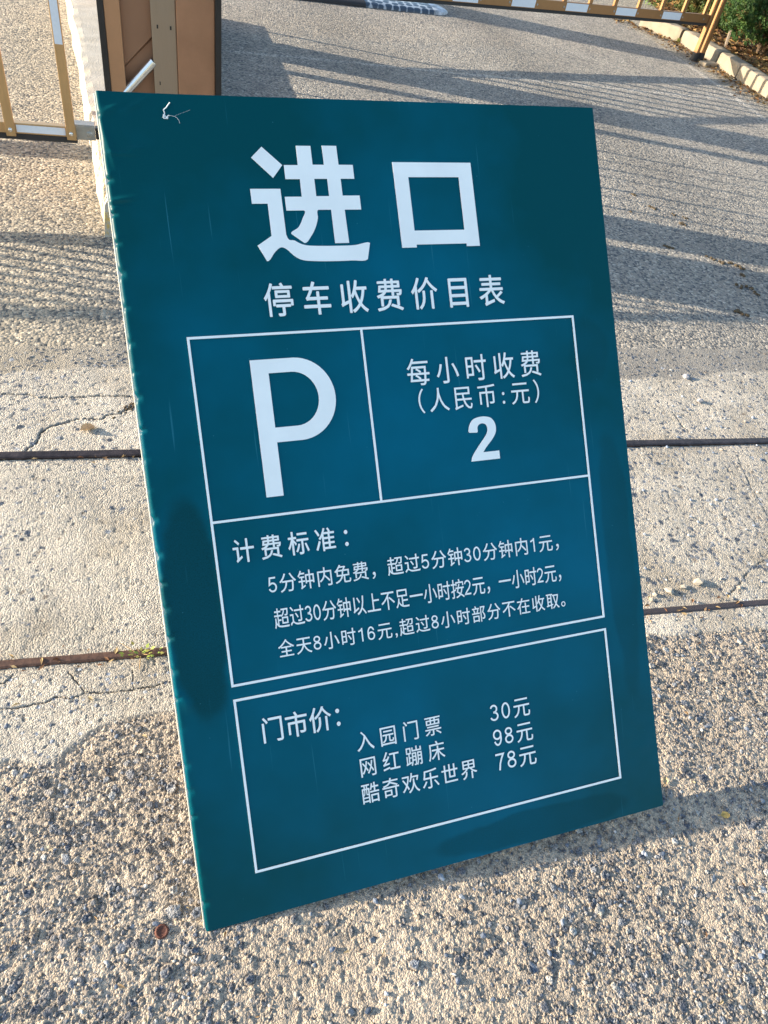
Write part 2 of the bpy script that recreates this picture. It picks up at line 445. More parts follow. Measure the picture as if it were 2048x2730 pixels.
def surface(t, which):
    X, Y = t.X, t.Y
    e1 = np.interp(X, [p[0] for p in NEAR_EDGE], [p[1] for p in NEAR_EDGE]) + 0.060 * fbm(X, Y, 9, 6, 5, .62)
    e2 = np.interp(X, [p[0] for p in FAR_EDGE], [p[1] for p in FAR_EDGE]) + 0.10 * fbm(X, Y, 6, 6, 6, .62)
    near = 1 - sstep(-.009, .009, Y - e1)
    road = sstep(-.01, .012, Y - e2)
    conc = (1 - near) * (1 - road)
    big = fbm(X, Y, 1.6, 4, 21); mid = fbm(X, Y, 11, 4, 31); fine = fbm(X, Y, 90, 3, 41)
    pit = np.clip(fbm(X, Y, 85, 3, 49) - .14, 0, 1)
    zc = .003 * (1 - sstep(.93, 1.0, Y)) + 0.004 * big + 0.004 * mid + 0.0016 * fine - .010 * pit
    rough = fbm(X, Y, 45, 4, 43, .6)
    zn = -0.001 + 0.006 * big + 0.0055 * mid + 0.0042 * rough + 0.0026 * fbm(X, Y, 130, 2, 45) - .004 * np.clip(fbm(X, Y, 60, 2, 47) - .12, 0, 1) * 2
    zr = -0.002 + 0.010 * big + 0.004 * mid + 0.0012 * fine
    t.Z = near * zn + conc * zc + road * zr
    tint = fbm(X, Y, 2.3, 4, 51)[..., None]
    cc = np.array((.53, .485, .415)) * (1 + 0.55 * tint) * (1 + 0.40 * mid[..., None])
    dusty = sstep(-.02, .16, fbm(X, Y, 5, 3, 61))[..., None]
    worn = np.clip(fbm(X, Y, 3.2, 5, 67, .6) - .06, 0, 1)[..., None]
    cc = cc * (1 - 1.1 * worn * np.array((.9, 1.0, 1.15)))
    cc = cc * (1 - 1.6 * pit[..., None]) * (1 + .25 * fine[..., None])
    cc = cc * (1 - 0.10 * dusty) + np.array((.40, .36, .28)) * 0.10 * dusty
    cn = np.array((.515, .432, .338)) * (1 + 0.22 * tint) * (1 + 0.4 * mid[..., None])
    lf = (1 - sstep(-.6, .3, X))[..., None]
    cr = (np.array((.315, .295, .265)) * (1 - lf) + np.array((.40, .355, .285)) * lf) * (1 + 0.22 * tint) * (1 + 0.25 * mid[..., None])
    wheel = np.exp(-((X - 1.55 + .1 * big) / .30) ** 2) + np.exp(-((X - 3.2 + .1 * big) / .32) ** 2)
    cr = cr * (1 - .16 * wheel * (1 + 2 * mid))[..., None] * (1 - .5 * np.clip(fbm(X, Y, .9, 5, 57) - .12, 0, 1))[..., None]
    t.C = near[..., None] * cn + conc[..., None] * cc + road[..., None] * cr
    for pts, w, dep in CRACKS:
        lo = min(p[1] for p in pts) - .1; hi = max(p[1] for p in pts) + .1
        i0 = np.searchsorted(t.ys, lo); i1 = np.searchsorted(t.ys, hi)
        if i1 - i0 < 3: continue
        XX = X[i0:i1]; YY = Y[i0:i1]
        wob = .010 * fbm(XX, YY, 28, 3, 71); wob2 = .010 * fbm(XX, YY, 28, 3, 77)
        d = polydist(XX + wob + .006 * fbm(XX, YY, 110, 2, 78), YY + wob2 + .006 * fbm(XX, YY, 110, 2, 79), pts)
        ww = w * (0.12 + 1.1 * (fbm(XX, YY, 26, 2, 81) + .5))
        k = 1 - sstep(ww * .35, ww, d)
        side = (1 - sstep(0, .03, d)) * .0006 * np.sign(YY - np.interp(XX, *zip(*sorted(pts))))
        t.Z[i0:i1] += side - dep * k
        t.C[i0:i1] *= (1 - 0.55 * k)[..., None]
    return near, conc, road

random.seed(4)
# ---- near pavement: worn exposed-aggregate, real stones standing proud
t = Tile(np.arange(-.75, 1.95, .0017), np.concatenate([np.arange(-.22, .9995, .0017), [1.0]]))
near, conc, road = surface(t, 'near')
rng = random.Random(11)
def at_mask(mask, x, y):
    j = min(len(t.xs) - 1, np.searchsorted(t.xs, x)); i = min(len(t.ys) - 1, np.searchsorted(t.ys, y)); return mask[i, j]
dens = fbm(t.X, t.Y, 2.2, 3, 91)
def dusty(x, y, bare):
    """most aggregate still wears the matrix colour; some faces are worn bare"""
    m = at_mask(t.C, x, y); c = np.array(stone_color(rng))
    w = rng.uniform(.45, .95) if rng.random() < bare else rng.uniform(0, .28)
    return tuple((m * (1 - w) + c * w) * rng.uniform(.88, 1.12))
for n, r0, r1, h0, h1, bare in ((7000, .005, .0085, -.0004, .0026, .34), (1900, .0075, .0115, .0004, .0040, .60), (260, .010, .0140, .0012, .0048, .75), (60000, .0020, .0034, .0000, .0020, .42), (20000, .0030, .0055, .0002, .0030, .55)):
    for k in range(n):
        x = rng.uniform(-.74, 1.94); y = rng.uniform(-.2, .98)
        if at_mask(near, x, y) < .5: continue
        dv = at_mask(dens, x, y)
        sandy = math.exp(-(((x - .25) / .30) ** 2 + ((y - .27) / .15) ** 2)) * .22
        if rng.random() > .60 + 0.9 * dv - sandy: continue
        b = bare * (1.4 if x > .75 else 1.0)
        if rng.random() < b:      # clean, crisp stone
            m = at_mask(t.C, x, y); c = np.array(stone_color(rng)); w = rng.uniform(.6, 1.0)
            t.stamp(rng, x, y, rng.uniform(r0, r1), rng.uniform(h0, h1) + .0004, tuple(m * (1 - w) + c * w), flat=rng.uniform(.16, .34), pit=.0014)
        else:
            t.stamp(rng, x, y, rng.uniform(r0, r1), rng.uniform(h0, h1) * .7, dusty(x, y, 0), flat=rng.uniform(.5, .95), pit=.0006)
for k in range(900):
    x = rng.uniform(-.74, 1.94); y = rng.uniform(.75, .99)
    if at_mask(conc, x, y) < .5: continue
    t.stamp(rng, x, y, rng.uniform(.002, .006), rng.uniform(-.001, .0012), tuple(c * 1.5 for c in stone_color(rng)))
t.build("near_pavement", M['near'])

# ---- the same pavement carried on to the sides and towards the viewer, in a coarser mesh
def span(a, b, st): return np.linspace(a, b, int(math.ceil((b - a) / st)) + 1)
xe = float(t.xs[-1])
for nm, xa, xb, ya, yb, mt in (("near_pavement", -3.2, -.75, -1.6, 1.0, 'near'), ("near_pavement", xe, 4.2, -1.6, 1.0, 'near'), ("near_pavement", -.75, xe, -1.6, -.22, 'near'), ("concrete_strip", -5.0, -1.3, 1.0, 2.30, 'concrete'), ("concrete_strip", 3.29, 6.5, 1.0, 2.30, 'concrete')):
    t = Tile(span(xa, xb, .0065), span(ya, yb, .0065))
    near, conc, road = surface(t, nm)
    for k in range(int((xb - xa) * (yb - ya) * (3200 if mt == 'near' else 700))):
        x = rng.uniform(xa, xb); y = rng.uniform(ya, yb)
        t.stamp(rng, x, y, rng.uniform(.006, .012), rng.uniform(.0, .003) if mt == 'near' else rng.uniform(-.002, .001), stone_color(rng) if rng.random() < .5 else tuple(at_mask(t.C, x, y)), flat=.5)
    t.build(nm, M[mt])

# ---- concrete strip between the gate tracks
t = Tile(np.concatenate([np.arange(-1.3, 3.288, .0036), [3.29]]), np.concatenate([np.arange(1.0, 2.30, .0036), [2.30]]))
near, conc, road = surface(t, 'strip')
dens = fbm(t.X, t.Y, 2.6, 3, 93)
for n, r0, r1 in ((15000, .0028, .006), (2000, .006, .0115)):
    for k in range(n):
        x = rng.uniform(-1.2, 3.2); y = rng.uniform(1.0, 2.29)
        cm = at_mask(conc, x, y)
        pr = (.18 + 2.4 * at_mask(dens, x, y) + (.40 if x > .5 else 0)) if cm > .5 else .85
        if rng.random() > pr: continue
        sc = stone_color(rng)
        t.stamp(rng, x, y, rng.uniform(r0, r1), rng.uniform(-.0022, .0014) if cm > .5 else rng.uniform(.0, .003), tuple(c * (1.05 if cm > .5 else 1.0) for c in sc))
t.build("concrete_strip", M['concrete'])

# ---- road beyond
ys = [2.30]
while ys[-1] < 14: ys.append(ys[-1] + max(.0075, .0075 * (ys[-1] / 2.3) ** 1.4))
t = Tile(np.concatenate([np.arange(-5, -1.0, .03), np.arange(-1.0, 3.6, .0085), np.arange(3.6, 9.5, .02)]), np.array(ys))
near, conc, road = surface(t, 'road')
for pts, w, lift in (([(-.2, 6.0), (.514, 6.062), (2.618, 6.198), (5.2, 6.36)], .030, 1.42), ([(5.299, 7.512), (5.257, 6.876), (5.2, 6.3), (5.1, 5.4)], .035, 1.45), ([(5.3, 7.5), (5.45, 9.4)], .02, 1.2)):
    d = polydist(t.X, t.Y, pts)
    k = (1 - sstep(w * .5, w, d + .012 * fbm(t.X, t.Y, 12, 3, 99)))[..., None]
    t.C *= (1 - k) + k * lift
gut = (sstep(5.3, 5.4, t.X))[..., None] * .55
t.C = t.C * (1 - gut) + gut * np.array((.36, .32, .25)) * (1 + .5 * fbm(t.X, t.Y, 7, 3, 101))[..., None]
t.build("road", M['road'])

# ---- ground out to the horizon, a little lower
bm = bmesh.new()
s = 600
f = bm.faces.new([bm.verts.new(c) for c in ((-s, -s, -.06), (s, -s, -.06), (s, s, -.06), (-s, s, -.06))])
o = bmob("ground", bm, M['far'])
a = o.data.attributes.new("tone", 'FLOAT_COLOR', 'POINT')
a.data.foreach_set("color", [.30, .28, .24, 1] * 4)
tag(o, kind='structure')

# ---- traffic island carrying the gate cabinets
def prism(bm, poly, z0, z1):
    n = len(poly)
    A = [bm.verts.new((x, y, z0)) for x, y in poly]; B = [bm.verts.new((x, y, z1)) for x, y in poly]
    bm.faces.new(A[::-1]); bm.faces.new(B)
    for i in range(n):
        j = (i + 1) % n; bm.faces.new((A[i], A[j], B[j], B[i]))
def island_mat():
    m, nt, p = mat_new("island_concrete_worn_yellow")
    tc = N(nt, "ShaderNodeTexCoord")
    no = N(nt, "ShaderNodeTexNoise", Scale=7.0, Detail=6.0, Roughness=0.65)
    nt.links.new(tc.outputs["Object"], no.inputs["Vector"])
    rp = N(nt, "ShaderNodeValToRGB"); e = rp.color_ramp.elements
    e[0].position = .3; e[0].color = (.40, .36, .29, 1); e[1].position = .7; e[1].color = (.54, .50, .43, 1)
    nt.links.new(no.outputs[0], rp.inputs[0])
    at = N(nt, "ShaderNodeAttribute"); at.attribute_name = "paint"
    n2 = N(nt, "ShaderNodeTexNoise", Scale=26.0, Detail=5.0, Roughness=0.7)
    nt.links.new(tc.outputs["Object"], n2.inputs["Vector"])
    ad = N(nt, "ShaderNodeMath", operation='ADD'); nt.links.new(at.outputs["Fac"], ad.inputs[0]); nt.links.new(n2.outputs[0], ad.inputs[1])
    mr = N(nt, "ShaderNodeMapRange"); mr.inputs["From Min"].default_value = .98; mr.inputs["From Max"].default_value = 1.15
    nt.links.new(ad.outputs[0], mr.inputs["Value"])
    mx = N(nt, "ShaderNodeMix", data_type='RGBA'); mx.inputs[7].default_value = (.62, .40, .06, 1)
    nt.links.new(mr.outputs[0], mx.inputs[0]); nt.links.new(rp.outputs[0], mx.inputs[6])
    nt.links.new(mx.outputs[2], p.inputs["Base Color"]); p.inputs["Roughness"].default_value = .9
    b = N(nt, "ShaderNodeBump", Strength=.6, Distance=.006)
    n3 = N(nt, "ShaderNodeTexNoise", Scale=120.0, Detail=4.0); nt.links.new(tc.outputs["Object"], n3.inputs["Vector"])
    nt.links.new(n3.outputs[0], b.inputs["Height"]); nt.links.new(b.outputs[0], p.inputs["Normal"])
    return m
bm = bmesh.new()
IZ = .155
prof = [(-.02, -.05), (0, IZ - .02), (.012, IZ), (.045, IZ + .002)]
rows = []
ny = 160
for i in range(ny + 1):
    y = 3.12 + (7.0 - 3.12) * i / ny
    xl = -.222 - .098 * (y - 3.2) ; xr = .34
    ch = .012 * (noise.noise((y * 3.1, 1.3, 0)) + .5 * noise.noise((y * 11, 4.3, 0)))
    row = [(xl + dx + ch * (1 if k < 3 else .3), y, z + (.006 * noise.noise((y * 9, k * 3.0, 2)) if k else 0)) for k, (dx, z) in enumerate(prof)]
    for k in range(1, 6): row.append((xl + .05 + (xr - .05 - xl - .05) * k / 6, y, IZ + .003 * noise.noise((y * 4, k * 1.7, 8))))
    row += [(xr - .02, y, IZ), (xr, y, IZ - .02), (xr, y, -.05)]
    rows.append([bm.verts.new(c) for c in row])
for a_, b_ in zip(rows[:-1], rows[1:]):
    for k in range(len(a_) - 1): bm.faces.new((a_[k], a_[k + 1], b_[k + 1], b_[k]))
bm.faces.new(rows[0][::-1]); bm.faces.new(rows[-1])
bmesh.ops.recalc_face_normals(bm, faces=bm.faces[:])
isl = bmob("traffic_island", bm, island_mat())
at = isl.data.attributes.new("paint", 'FLOAT', 'POINT')
at.data.foreach_set("value", [((.50 if (k // 12) < 26 else .40) if (k % 12) < 3 else ((.42 if (k // 12) < 26 else .30) if (k % 12) == 3 else 0.)) for k in range(len(isl.data.vertices))])
tag(isl, kind='structure')

# ------------------------------------------------------------------ gate tracks
def track(name, pts, mat, width, z, label):
    bm = bmesh.new()
    n = 300; rows = []
    for i in range(n + 1):
        u = i / n
        x = pts[0][0] + (pts[1][0] - pts[0][0]) * u; y = pts[0][1] + (pts[1][1] - pts[0][1]) * u
        w = width * .5 * (1 + .10 * noise.noise((x * 9, 1, 5)))
        zz = z + .0012 * noise.noise((x * 6, 3, 5))
        rows.append([bm.verts.new(c) for c in ((x, y - w, -.03), (x, y - w, zz - .003), (x, y - w + .004, zz), (x, y + w - .004, zz), (x, y + w, zz - .003), (x, y + w, -.03))])
    for a_, b_ in zip(rows[:-1], rows[1:]):
        for k in range(5): bm.faces.new((a_[k], b_[k], b_[k + 1], a_[k + 1]))
    bm.faces.new(rows[0]); bm.faces.new(rows[-1][::-1])
    bmesh.ops.recalc_face_normals(bm, faces=bm.faces[:])
    o = bmob(name, bm, mat)
    return tag(o, label, "gate track", "steel tracks set in the concrete strip")
track("gate_track", ((-5.0, 1.832), (6.5, 1.584)), M['rail'], .030, .010, "dark steel gate track crossing the concrete behind the sign, the farther of the two")
def near_track():
    m, nt, p = mat_new("track_rust_to_dark")
    tc = N(nt, "ShaderNodeTexCoord"); sp = N(nt, "ShaderNodeSeparateXYZ"); nt.links.new(tc.outputs["Object"], sp.inputs[0])
    no = N(nt, "ShaderNodeTexNoise", Scale=60.0, Detail=6.0, Roughness=.7); nt.links.new(tc.outputs["Object"], no.inputs["Vector"])
    r1 = N(nt, "ShaderNodeValToRGB"); r1.color_ramp.elements[0].color = (.045, .024, .018, 1); r1.color_ramp.elements[1].color = (.15, .078, .052, 1)
    r1.color_ramp.elements[0].position = .3; r1.color_ramp.elements[1].position = .7
    nt.links.new(no.outputs[0], r1.inputs[0])
    mr = N(nt, "ShaderNodeMapRange"); mr.inputs["From Min"].default_value = .4; mr.inputs["From Max"].default_value = 1.0; nt.links.new(sp.outputs[0], mr.inputs["Value"])
    mx = N(nt, "ShaderNodeMix", data_type='RGBA'); mx.inputs[7].default_value = (.06, .048, .05, 1)
    nt.links.new(mr.outputs[0], mx.inputs[0]); nt.links.new(r1.outputs[0], mx.inputs[6]); nt.links.new(mx.outputs[2], p.inputs["Base Color"])
    p.inputs["Roughness"].default_value = .6; p.inputs["Metallic"].default_value = .3
    b = N(nt, "ShaderNodeBump", Strength=.6, Distance=.003); nt.links.new(no.outputs[0], b.inputs["Height"]); nt.links.new(b.outputs[0], p.inputs["Normal"])
    return m
track("gate_track", ((-5.0, 1.162), (6.5, .814)), near_track(), .022, .006, "steel gate track nearer the camera, rusty brown at its left end")

# ------------------------------------------------------------------ the price sign
SH = 1.5317            # height of the board (its width is 1.0 m)
sign = empty("price_sign")
SIGN_M = Matrix((
    (0.997748, -0.067072, 0.000434, 0.004045),
    (0.048088, 0.710801, -0.701747, 0.390444),
    (0.046759, 0.700188, 0.712426, 0.000000),
    (0, 0, 0, 1)))
sign.matrix_world = SIGN_M
tag(sign, "teal parking price sign with white lettering, leaning back on the rough pavement", "sign")
TH = 0.022
DIMP = [1.486, 1.43, 1.3715, 1.3177, 1.2709, 1.2092, 1.1551, 1.0958, 1.0422, .9876, .932, .876, .821, .766, .711, .656, .601, .5455, .4903, .4358, .3757, .3224, .2668, .2114, .1558, .1017, .0457]
_r = random.Random(77)
DIMP = [(d + _r.uniform(-.008, .008), _r.choice((.25, .5, .8, 1.1, 1.5)), _r.uniform(.0035, .0075)) for d in DIMP]
def edge_h(u, v):
    h = 0.0
    # rounded left fold pulled in by the fixing pins
    if u < .022:
        h -= .0035 * max(0, 1 - u / .006) ** 2
        for d, da, dw in DIMP:
            q = (v - d) / dw
            if abs(q) < 2.5: h -= .0038 * da * math.exp(-q * q) * max(0, 1 - u / .013)
            q2 = (v - d - .009) / .007
            if abs(q2) < 2.5: h += .0011 * da * math.exp(-q2 * q2) * max(0, 1 - abs(u - .008) / .012)
    for (cu, cv, ru, rv, ang, am) in ((.022, 1.500, .026, .006, .5, .0016), (.056, 1.504, .032, .0045, .55, .0014), (.012, 1.437, .006, .034, .2, .0016), (.054, 1.4324, .016, .006, .1, .0016), (.030, 1.424, .030, .004, -.05, .0014), (.019, 1.343, .020, .0045, .12, .0018), (.019, 1.336, .020, .004, .12, -.0012), (.02, .43, .010, .018, .6, .0012), (.972, .155, .006, .02, -.4, .0010)):
        du, dv = u - cu, v - cv
        a = du * math.cos(ang) + dv * math.sin(ang); b = -du * math.sin(ang) + dv * math.cos(ang)
        e = (a / ru) ** 2 + (b / rv) ** 2
        if e < 6: h += 1.7 * am * math.exp(-e)
    # top left corner of the sheet curls a little towards the camera
    h += .004 * max(0, 1 - math.hypot(u, v - SH) / .16) ** 2
    h += .0009 * noise.noise((u * 5, v * 5, 3.3)) * min(1, u * 12, (1 - u) * 12, v * 12, (SH - v) * 12)
    return h
us = [0, .0015, .003, .0045, .006, .008, .010, .0125, .015, .018, .022, .027, .033, .04] + [.04 + .005 * k for k in range(1, 21)] + [.14 + .0172 * k for k in range(1, 51)]
vs = [SH * k / 612 for k in range(613)]
bm = bmesh.new()
g = [[bm.verts.new((u, v, edge_h(u, v))) for u in us] for v in vs]
nu = len(us)
for i in range(len(vs) - 1):
    for j in range(nu - 1):
        bm.faces.new((g[i][j], g[i][j + 1], g[i + 1][j + 1], g[i + 1][j]))
def skirt(line):
    hi_ = [bm.verts.new(p.co) for p in line]
    lo = [bm.verts.new((p.co.x, p.co.y, -.0048)) for p in line]
    for k in range(len(line) - 1): bm.faces.new((hi_[k + 1], hi_[k], lo[k], lo[k + 1]))
skirt([g[0][j] for j in range(nu)]); skirt([g[i][-1] for i in range(len(vs))]); skirt([g[-1][j] for j in range(nu - 1, -1, -1)]); skirt([g[i][0] for i in range(len(vs) - 1, -1, -1)])
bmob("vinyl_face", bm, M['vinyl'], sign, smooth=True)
bm = bmesh.new(); box(bm, -.0030, 1.0, -.0004, SH + .0004, -TH, -.005)
bmob("board_core", bm, M['cream'], sign, bevel=.0012)
bm = bmesh.new()
inv = SIGN_M.inverted()
box(bm, .07, .17, .64, .74, -.02, .245)
bm.transform(inv)
bmob("support_post", bm, M['wood'], sign, bevel=.004)
bm = bmesh.new()
for x0 in (.12, .84): box(bm, x0, x0 + .04, .05, SH - .05, -TH - .03, -TH - .0006)
for y0 in (.06, .74, 1.43): box(bm, .161, .839, y0, y0 + .04, -TH - .03, -TH - .0006)
bmob("back_frame", bm, M['backing'], sign, bevel=.002)

# ruled boxes
LZ0, LZ1 = .0012, .0020
LW = .0045
def rule(bm, x0, y0, x1, y1):
    box(bm, x0, x1, y0, y1, LZ0, LZ1)
def boxes(name, rects):
    bm = bmesh.new()
    for r_ in rects: rule(bm, *r_)
    bmob(name, bm, M['letter'], sign)
h = LW / 2
x0, x1 = .1042, .8985
yt, yb, ym, xm = 1.0922, .4459, .7527, .4322
boxes("border_line", [(x0 - h, yb - h, x0 + h, yt + h), (x1 - h, yb - h, x1 + h, yt + h), (x0 + h, yt - h, x1 - h, yt + h), (x0 + h, yb - h, x1 - h, yb + h),
                      (x0 + h, ym - h, x1 - h, ym + h), (xm - h, ym + h, xm + h, yt - h)])
yt, yb = .4178, .0885
boxes("border_line", [(x0 - h, yb - h, x0 + h, yt + h), (x1 - h, yb - h, x1 + h, yt + h), (x0 + h, yt - h, x1 - h, yt + h), (x0 + h, yb - h, x1 - h, yb + h)])

def curve_poly(name, loops, z=.0016):
    cu = bpy.data.curves.new(name, 'CURVE'); cu.dimensions = '2D'; cu.fill_mode = 'BOTH'; cu.extrude = .0004
    for pts in loops:
        sp = cu.splines.new('POLY'); sp.points.add(len(pts) - 1); sp.use_cyclic_u = True
        for q, (a, b) in zip(sp.points, pts): q.co = (a, b, 0, 1)
    tmp = bpy.data.objects.new(name, cu); col.objects.link(tmp)
    dg = bpy.context.evaluated_depsgraph_get()
    me = bpy.data.meshes.new_from_object(tmp.evaluated_get(dg))
    bpy.data.objects.remove(tmp); 
    for v in me.vertices: v.co.z += z
    me.materials.clear(); me.materials.append(M['letter'])
    o = bpy.data.objects.new(name, me); col.objects.link(o); o.parent = sign
    return o
def smooth_pts(pts, keep):
    """round the listed arcs of a traced outline with a Catmull-Rom pass; corners stay sharp"""
    n = len(pts); out = []
    for i in range(n):
        p0, p1, p2, p3 = pts[i - 1], pts[i], pts[(i + 1) % n], pts[(i + 2) % n]
        out.append(p1)
        if i in keep:
            for k in range(1, 5):
                t = k / 5
                out.append(tuple(.5 * (2 * b + (c - a) * t + (2 * a - 5 * b + 4 * c - d) * t * t + (3 * b - a - 3 * c + d) * t ** 3) for a, b, c, d in zip(p0, p1, p2, p3)))
    return out
jin = [
    [(.2810, 1.4390), (.3160, 1.4052), (.2959, 1.3813), (.2593, 1.4188)],
    [(.3464, 1.4416), (.3744, 1.4416), (.3744, 1.4064), (.3965, 1.4064), (.3965, 1.4424), (.4250, 1.4424), (.4254, 1.4066), (.4536, 1.4066), (.4536, 1.3801), (.4262, 1.3801), (.4264, 1.3480), (.4603, 1.3480), (.4603, 1.3212), (.4272, 1.3212), (.4284, 1.2577), (.4004, 1.2577), (.4003, 1.3214), (.3750, 1.3215), (.3723, 1.3056), (.3660, 1.2886), (.3551, 1.2717), (.3406, 1.2594), (.3174, 1.2772), (.3328, 1.2891), (.3429, 1.3060), (.3475, 1.3206), (.3135, 1.3206), (.3135, 1.3463), (.3461, 1.3463), (.3465, 1.3793), (.3189, 1.3793), (.3189, 1.4054), (.3456, 1.4054)],
    [(.3744, 1.3799), (.3996, 1.3799), (.3996, 1.3472), (.3744, 1.3472)],
    [(.2503, 1.3612), (.3070, 1.3612), (.3076, 1.2760), (.3227, 1.2642), (.3408, 1.2556), (.3687, 1.2532), (.4150, 1.2525), (.4405, 1.2532), (.4702, 1.2564), (.4620, 1.2254), (.4296, 1.2239), (.3935, 1.2236), (.3581, 1.2247), (.3339, 1.2274), (.3191, 1.2350), (.3068, 1.2472), (.2987, 1.2519), (.2917, 1.2510), (.2822, 1.2435), (.2655, 1.2271), (.2515, 1.2564), (.2797, 1.2739), (.2797, 1.3338), (.2503, 1.3338)],
]
jin[1] = smooth_pts(jin[1], (17, 18, 19, 20, 22, 23, 24)); jin[3] = smooth_pts(jin[3], (2, 3, 4, 5, 6, 7, 9, 10, 11, 12, 13, 14, 15, 16, 17, 18))
curve_poly("lettering", jin)
curve_poly("lettering", [[(.5345, 1.4124), (.7014, 1.4124), (.7026, 1.2456), (.6736, 1.2456), (.6736, 1.2511), (.5663, 1.2511), (.5660, 1.2456), (.5353, 1.2456)], [(.5646, 1.3835), (.6720, 1.3835), (.6724, 1.2786), (.5651, 1.2786)]])
two = [(0, 0), (1, 0), (1, .185), (.44, .185), (.56, .29), (.80, .46), (.93, .59), (.97, .72), (.93, .86), (.79, .965), (.50, 1.0), (.22, .955), (.07, .83), (.03, .66), (.30, .645), (.33, .76), (.39, .82), (.50, .845), (.61, .82), (.665, .76), (.67, .70), (.64, .62), (.54, .52), (.30, .33), (.12, .18), (.03, .08)]
two = smooth_pts(two, (4, 5, 6, 7, 8, 9, 10, 11, 12, 14, 15, 16, 17, 18, 19, 20, 21, 22, 23, 24))
curve_poly("lettering", [[(.6317 + a * .0640, .8106 + b * .0893) for a, b in two]])
def arc(cx, cy, rx, ry, a0, a1, n=18):
    return [(cx + rx * math.cos(R(a0 + (a1 - a0) * k / n)), cy + ry * math.sin(R(a0 + (a1 - a0) * k / n))) for k in range(n + 1)]
curve_poly("lettering", [[(.2100, .7874), (.2100, 1.0450), (.2900, 1.0450)] + arc(.2900, .9667, .0756, .0783, 89, -89, 26) + [(.2425, .8884), (.2425, .7874)],
                         [(.2424, 1.0187), (.2850, 1.0187)] + arc(.2850, .9675, .0475, .0512, 89, -89, 22) + [(.2424, .9163)]])

def ribbon(V, F, path, s_, closed, ox, z):
    P = [Vector((a, b)) for a, b in path]; n = len(P); idx = []
    for i in range(n):
        a = P[i - 1] if (i or closed) else P[0]; c = P[(i + 1) % n] if (i < n - 1 or closed) else P[-1]
        t1 = (P[i] - a); t2 = (c - P[i])
        t1 = t1.normalized() if t1.length > 1e-9 else t2.normalized(); t2 = t2.normalized() if t2.length > 1e-9 else t1
        nrm = Vector((-(t1 + t2).y, (t1 + t2).x)).normalized()
        k = s_ / 2 / max(.45, nrm.dot(Vector((-t1.y, t1.x))))
        for sg in (1, -1):
            q = P[i] + nrm * k * sg; V.append((q.x + ox, q.y, z))
        idx.append(len(V) - 2)
    for i in range(n if closed else n - 1):
        a, b = idx[i], idx[(i + 1) % n]; F.append((a + 1, b + 1, b, a))
def digit_paths(ch, s_):
    h = s_ / 2; W, H = .50, .74
    el = lambda cx, cy, rx, ry: (arc(cx, cy, rx, ry, 0, 360, 36)[:-1], True)
    if ch == '0': return [el(.25, H / 2, .235 - h, H / 2 - h)]
    if ch == '1': return [([(.085, .565), (.20, .60), (.31 - h, .66)], False), ([(.31, 0), (.31, H)], False)]
    if ch == '2': return [(arc(.25, .52, .235 - h, .22 - h, 172, -28, 22) + [(.36, .33), (.19, .19), (.075, .07), (.055, h)] + [(.475, h)], False)]
    if ch == '3': return [(arc(.235, .545, .205 - h, .195 - h, 165, -88, 20) + arc(.235, .21, .235 - h, .21 - h + .0, 88, -165, 24), False)]
    if ch == '5': return [([(.44, H - h), (.125, H - h), (.085, .375)] + arc(.245, .24, .235 - h, .24 - h, 128, -162, 26), False)]
    if ch == '6':
        return [el(.25, .235, .235 - h, .235 - h), (arc(.25, .37, .235 - h, H / 2 - h, 205, 28, 26), False)]
    if ch == '9': return [([(.50 - a, H - b) for a, b in p], c) for p, c in digit_paths('6', s_)]
    if ch == '7': return [([(.03, H - h), (.455, H - h), (.34, .50), (.25, .28), (.20, 0)], False)]
    if ch == '8': return [el(.25, .56, .205 - h, .18 - h), el(.25, .2075, .235 - h, .2075 - h)]
GLYPH = {}
def glyph(ch):
    if ch not in GLYPH:
        cu = bpy.data.curves.new("glyph", 'FONT'); cu.body = ch; cu.size = 1.0; cu.resolution_u = 4
        tmp = bpy.data.objects.new("glyph", cu); col.objects.link(tmp)
        dg = bpy.context.evaluated_depsgraph_get()
        me = bpy.data.meshes.new_from_object(tmp.evaluated_get(dg))
        bpy.data.objects.remove(tmp)
        GLYPH[ch] = ([tuple(v.co) for v in me.vertices], [tuple(p.vertices) for p in me.polygons])
        bpy.data.meshes.remove(me)
    return GLYPH[ch]
def _w(t_):
    xs_ = [v[0] for v in glyph(t_)[0]]; return max(xs_)
EM = _w('口口') - _w('口')
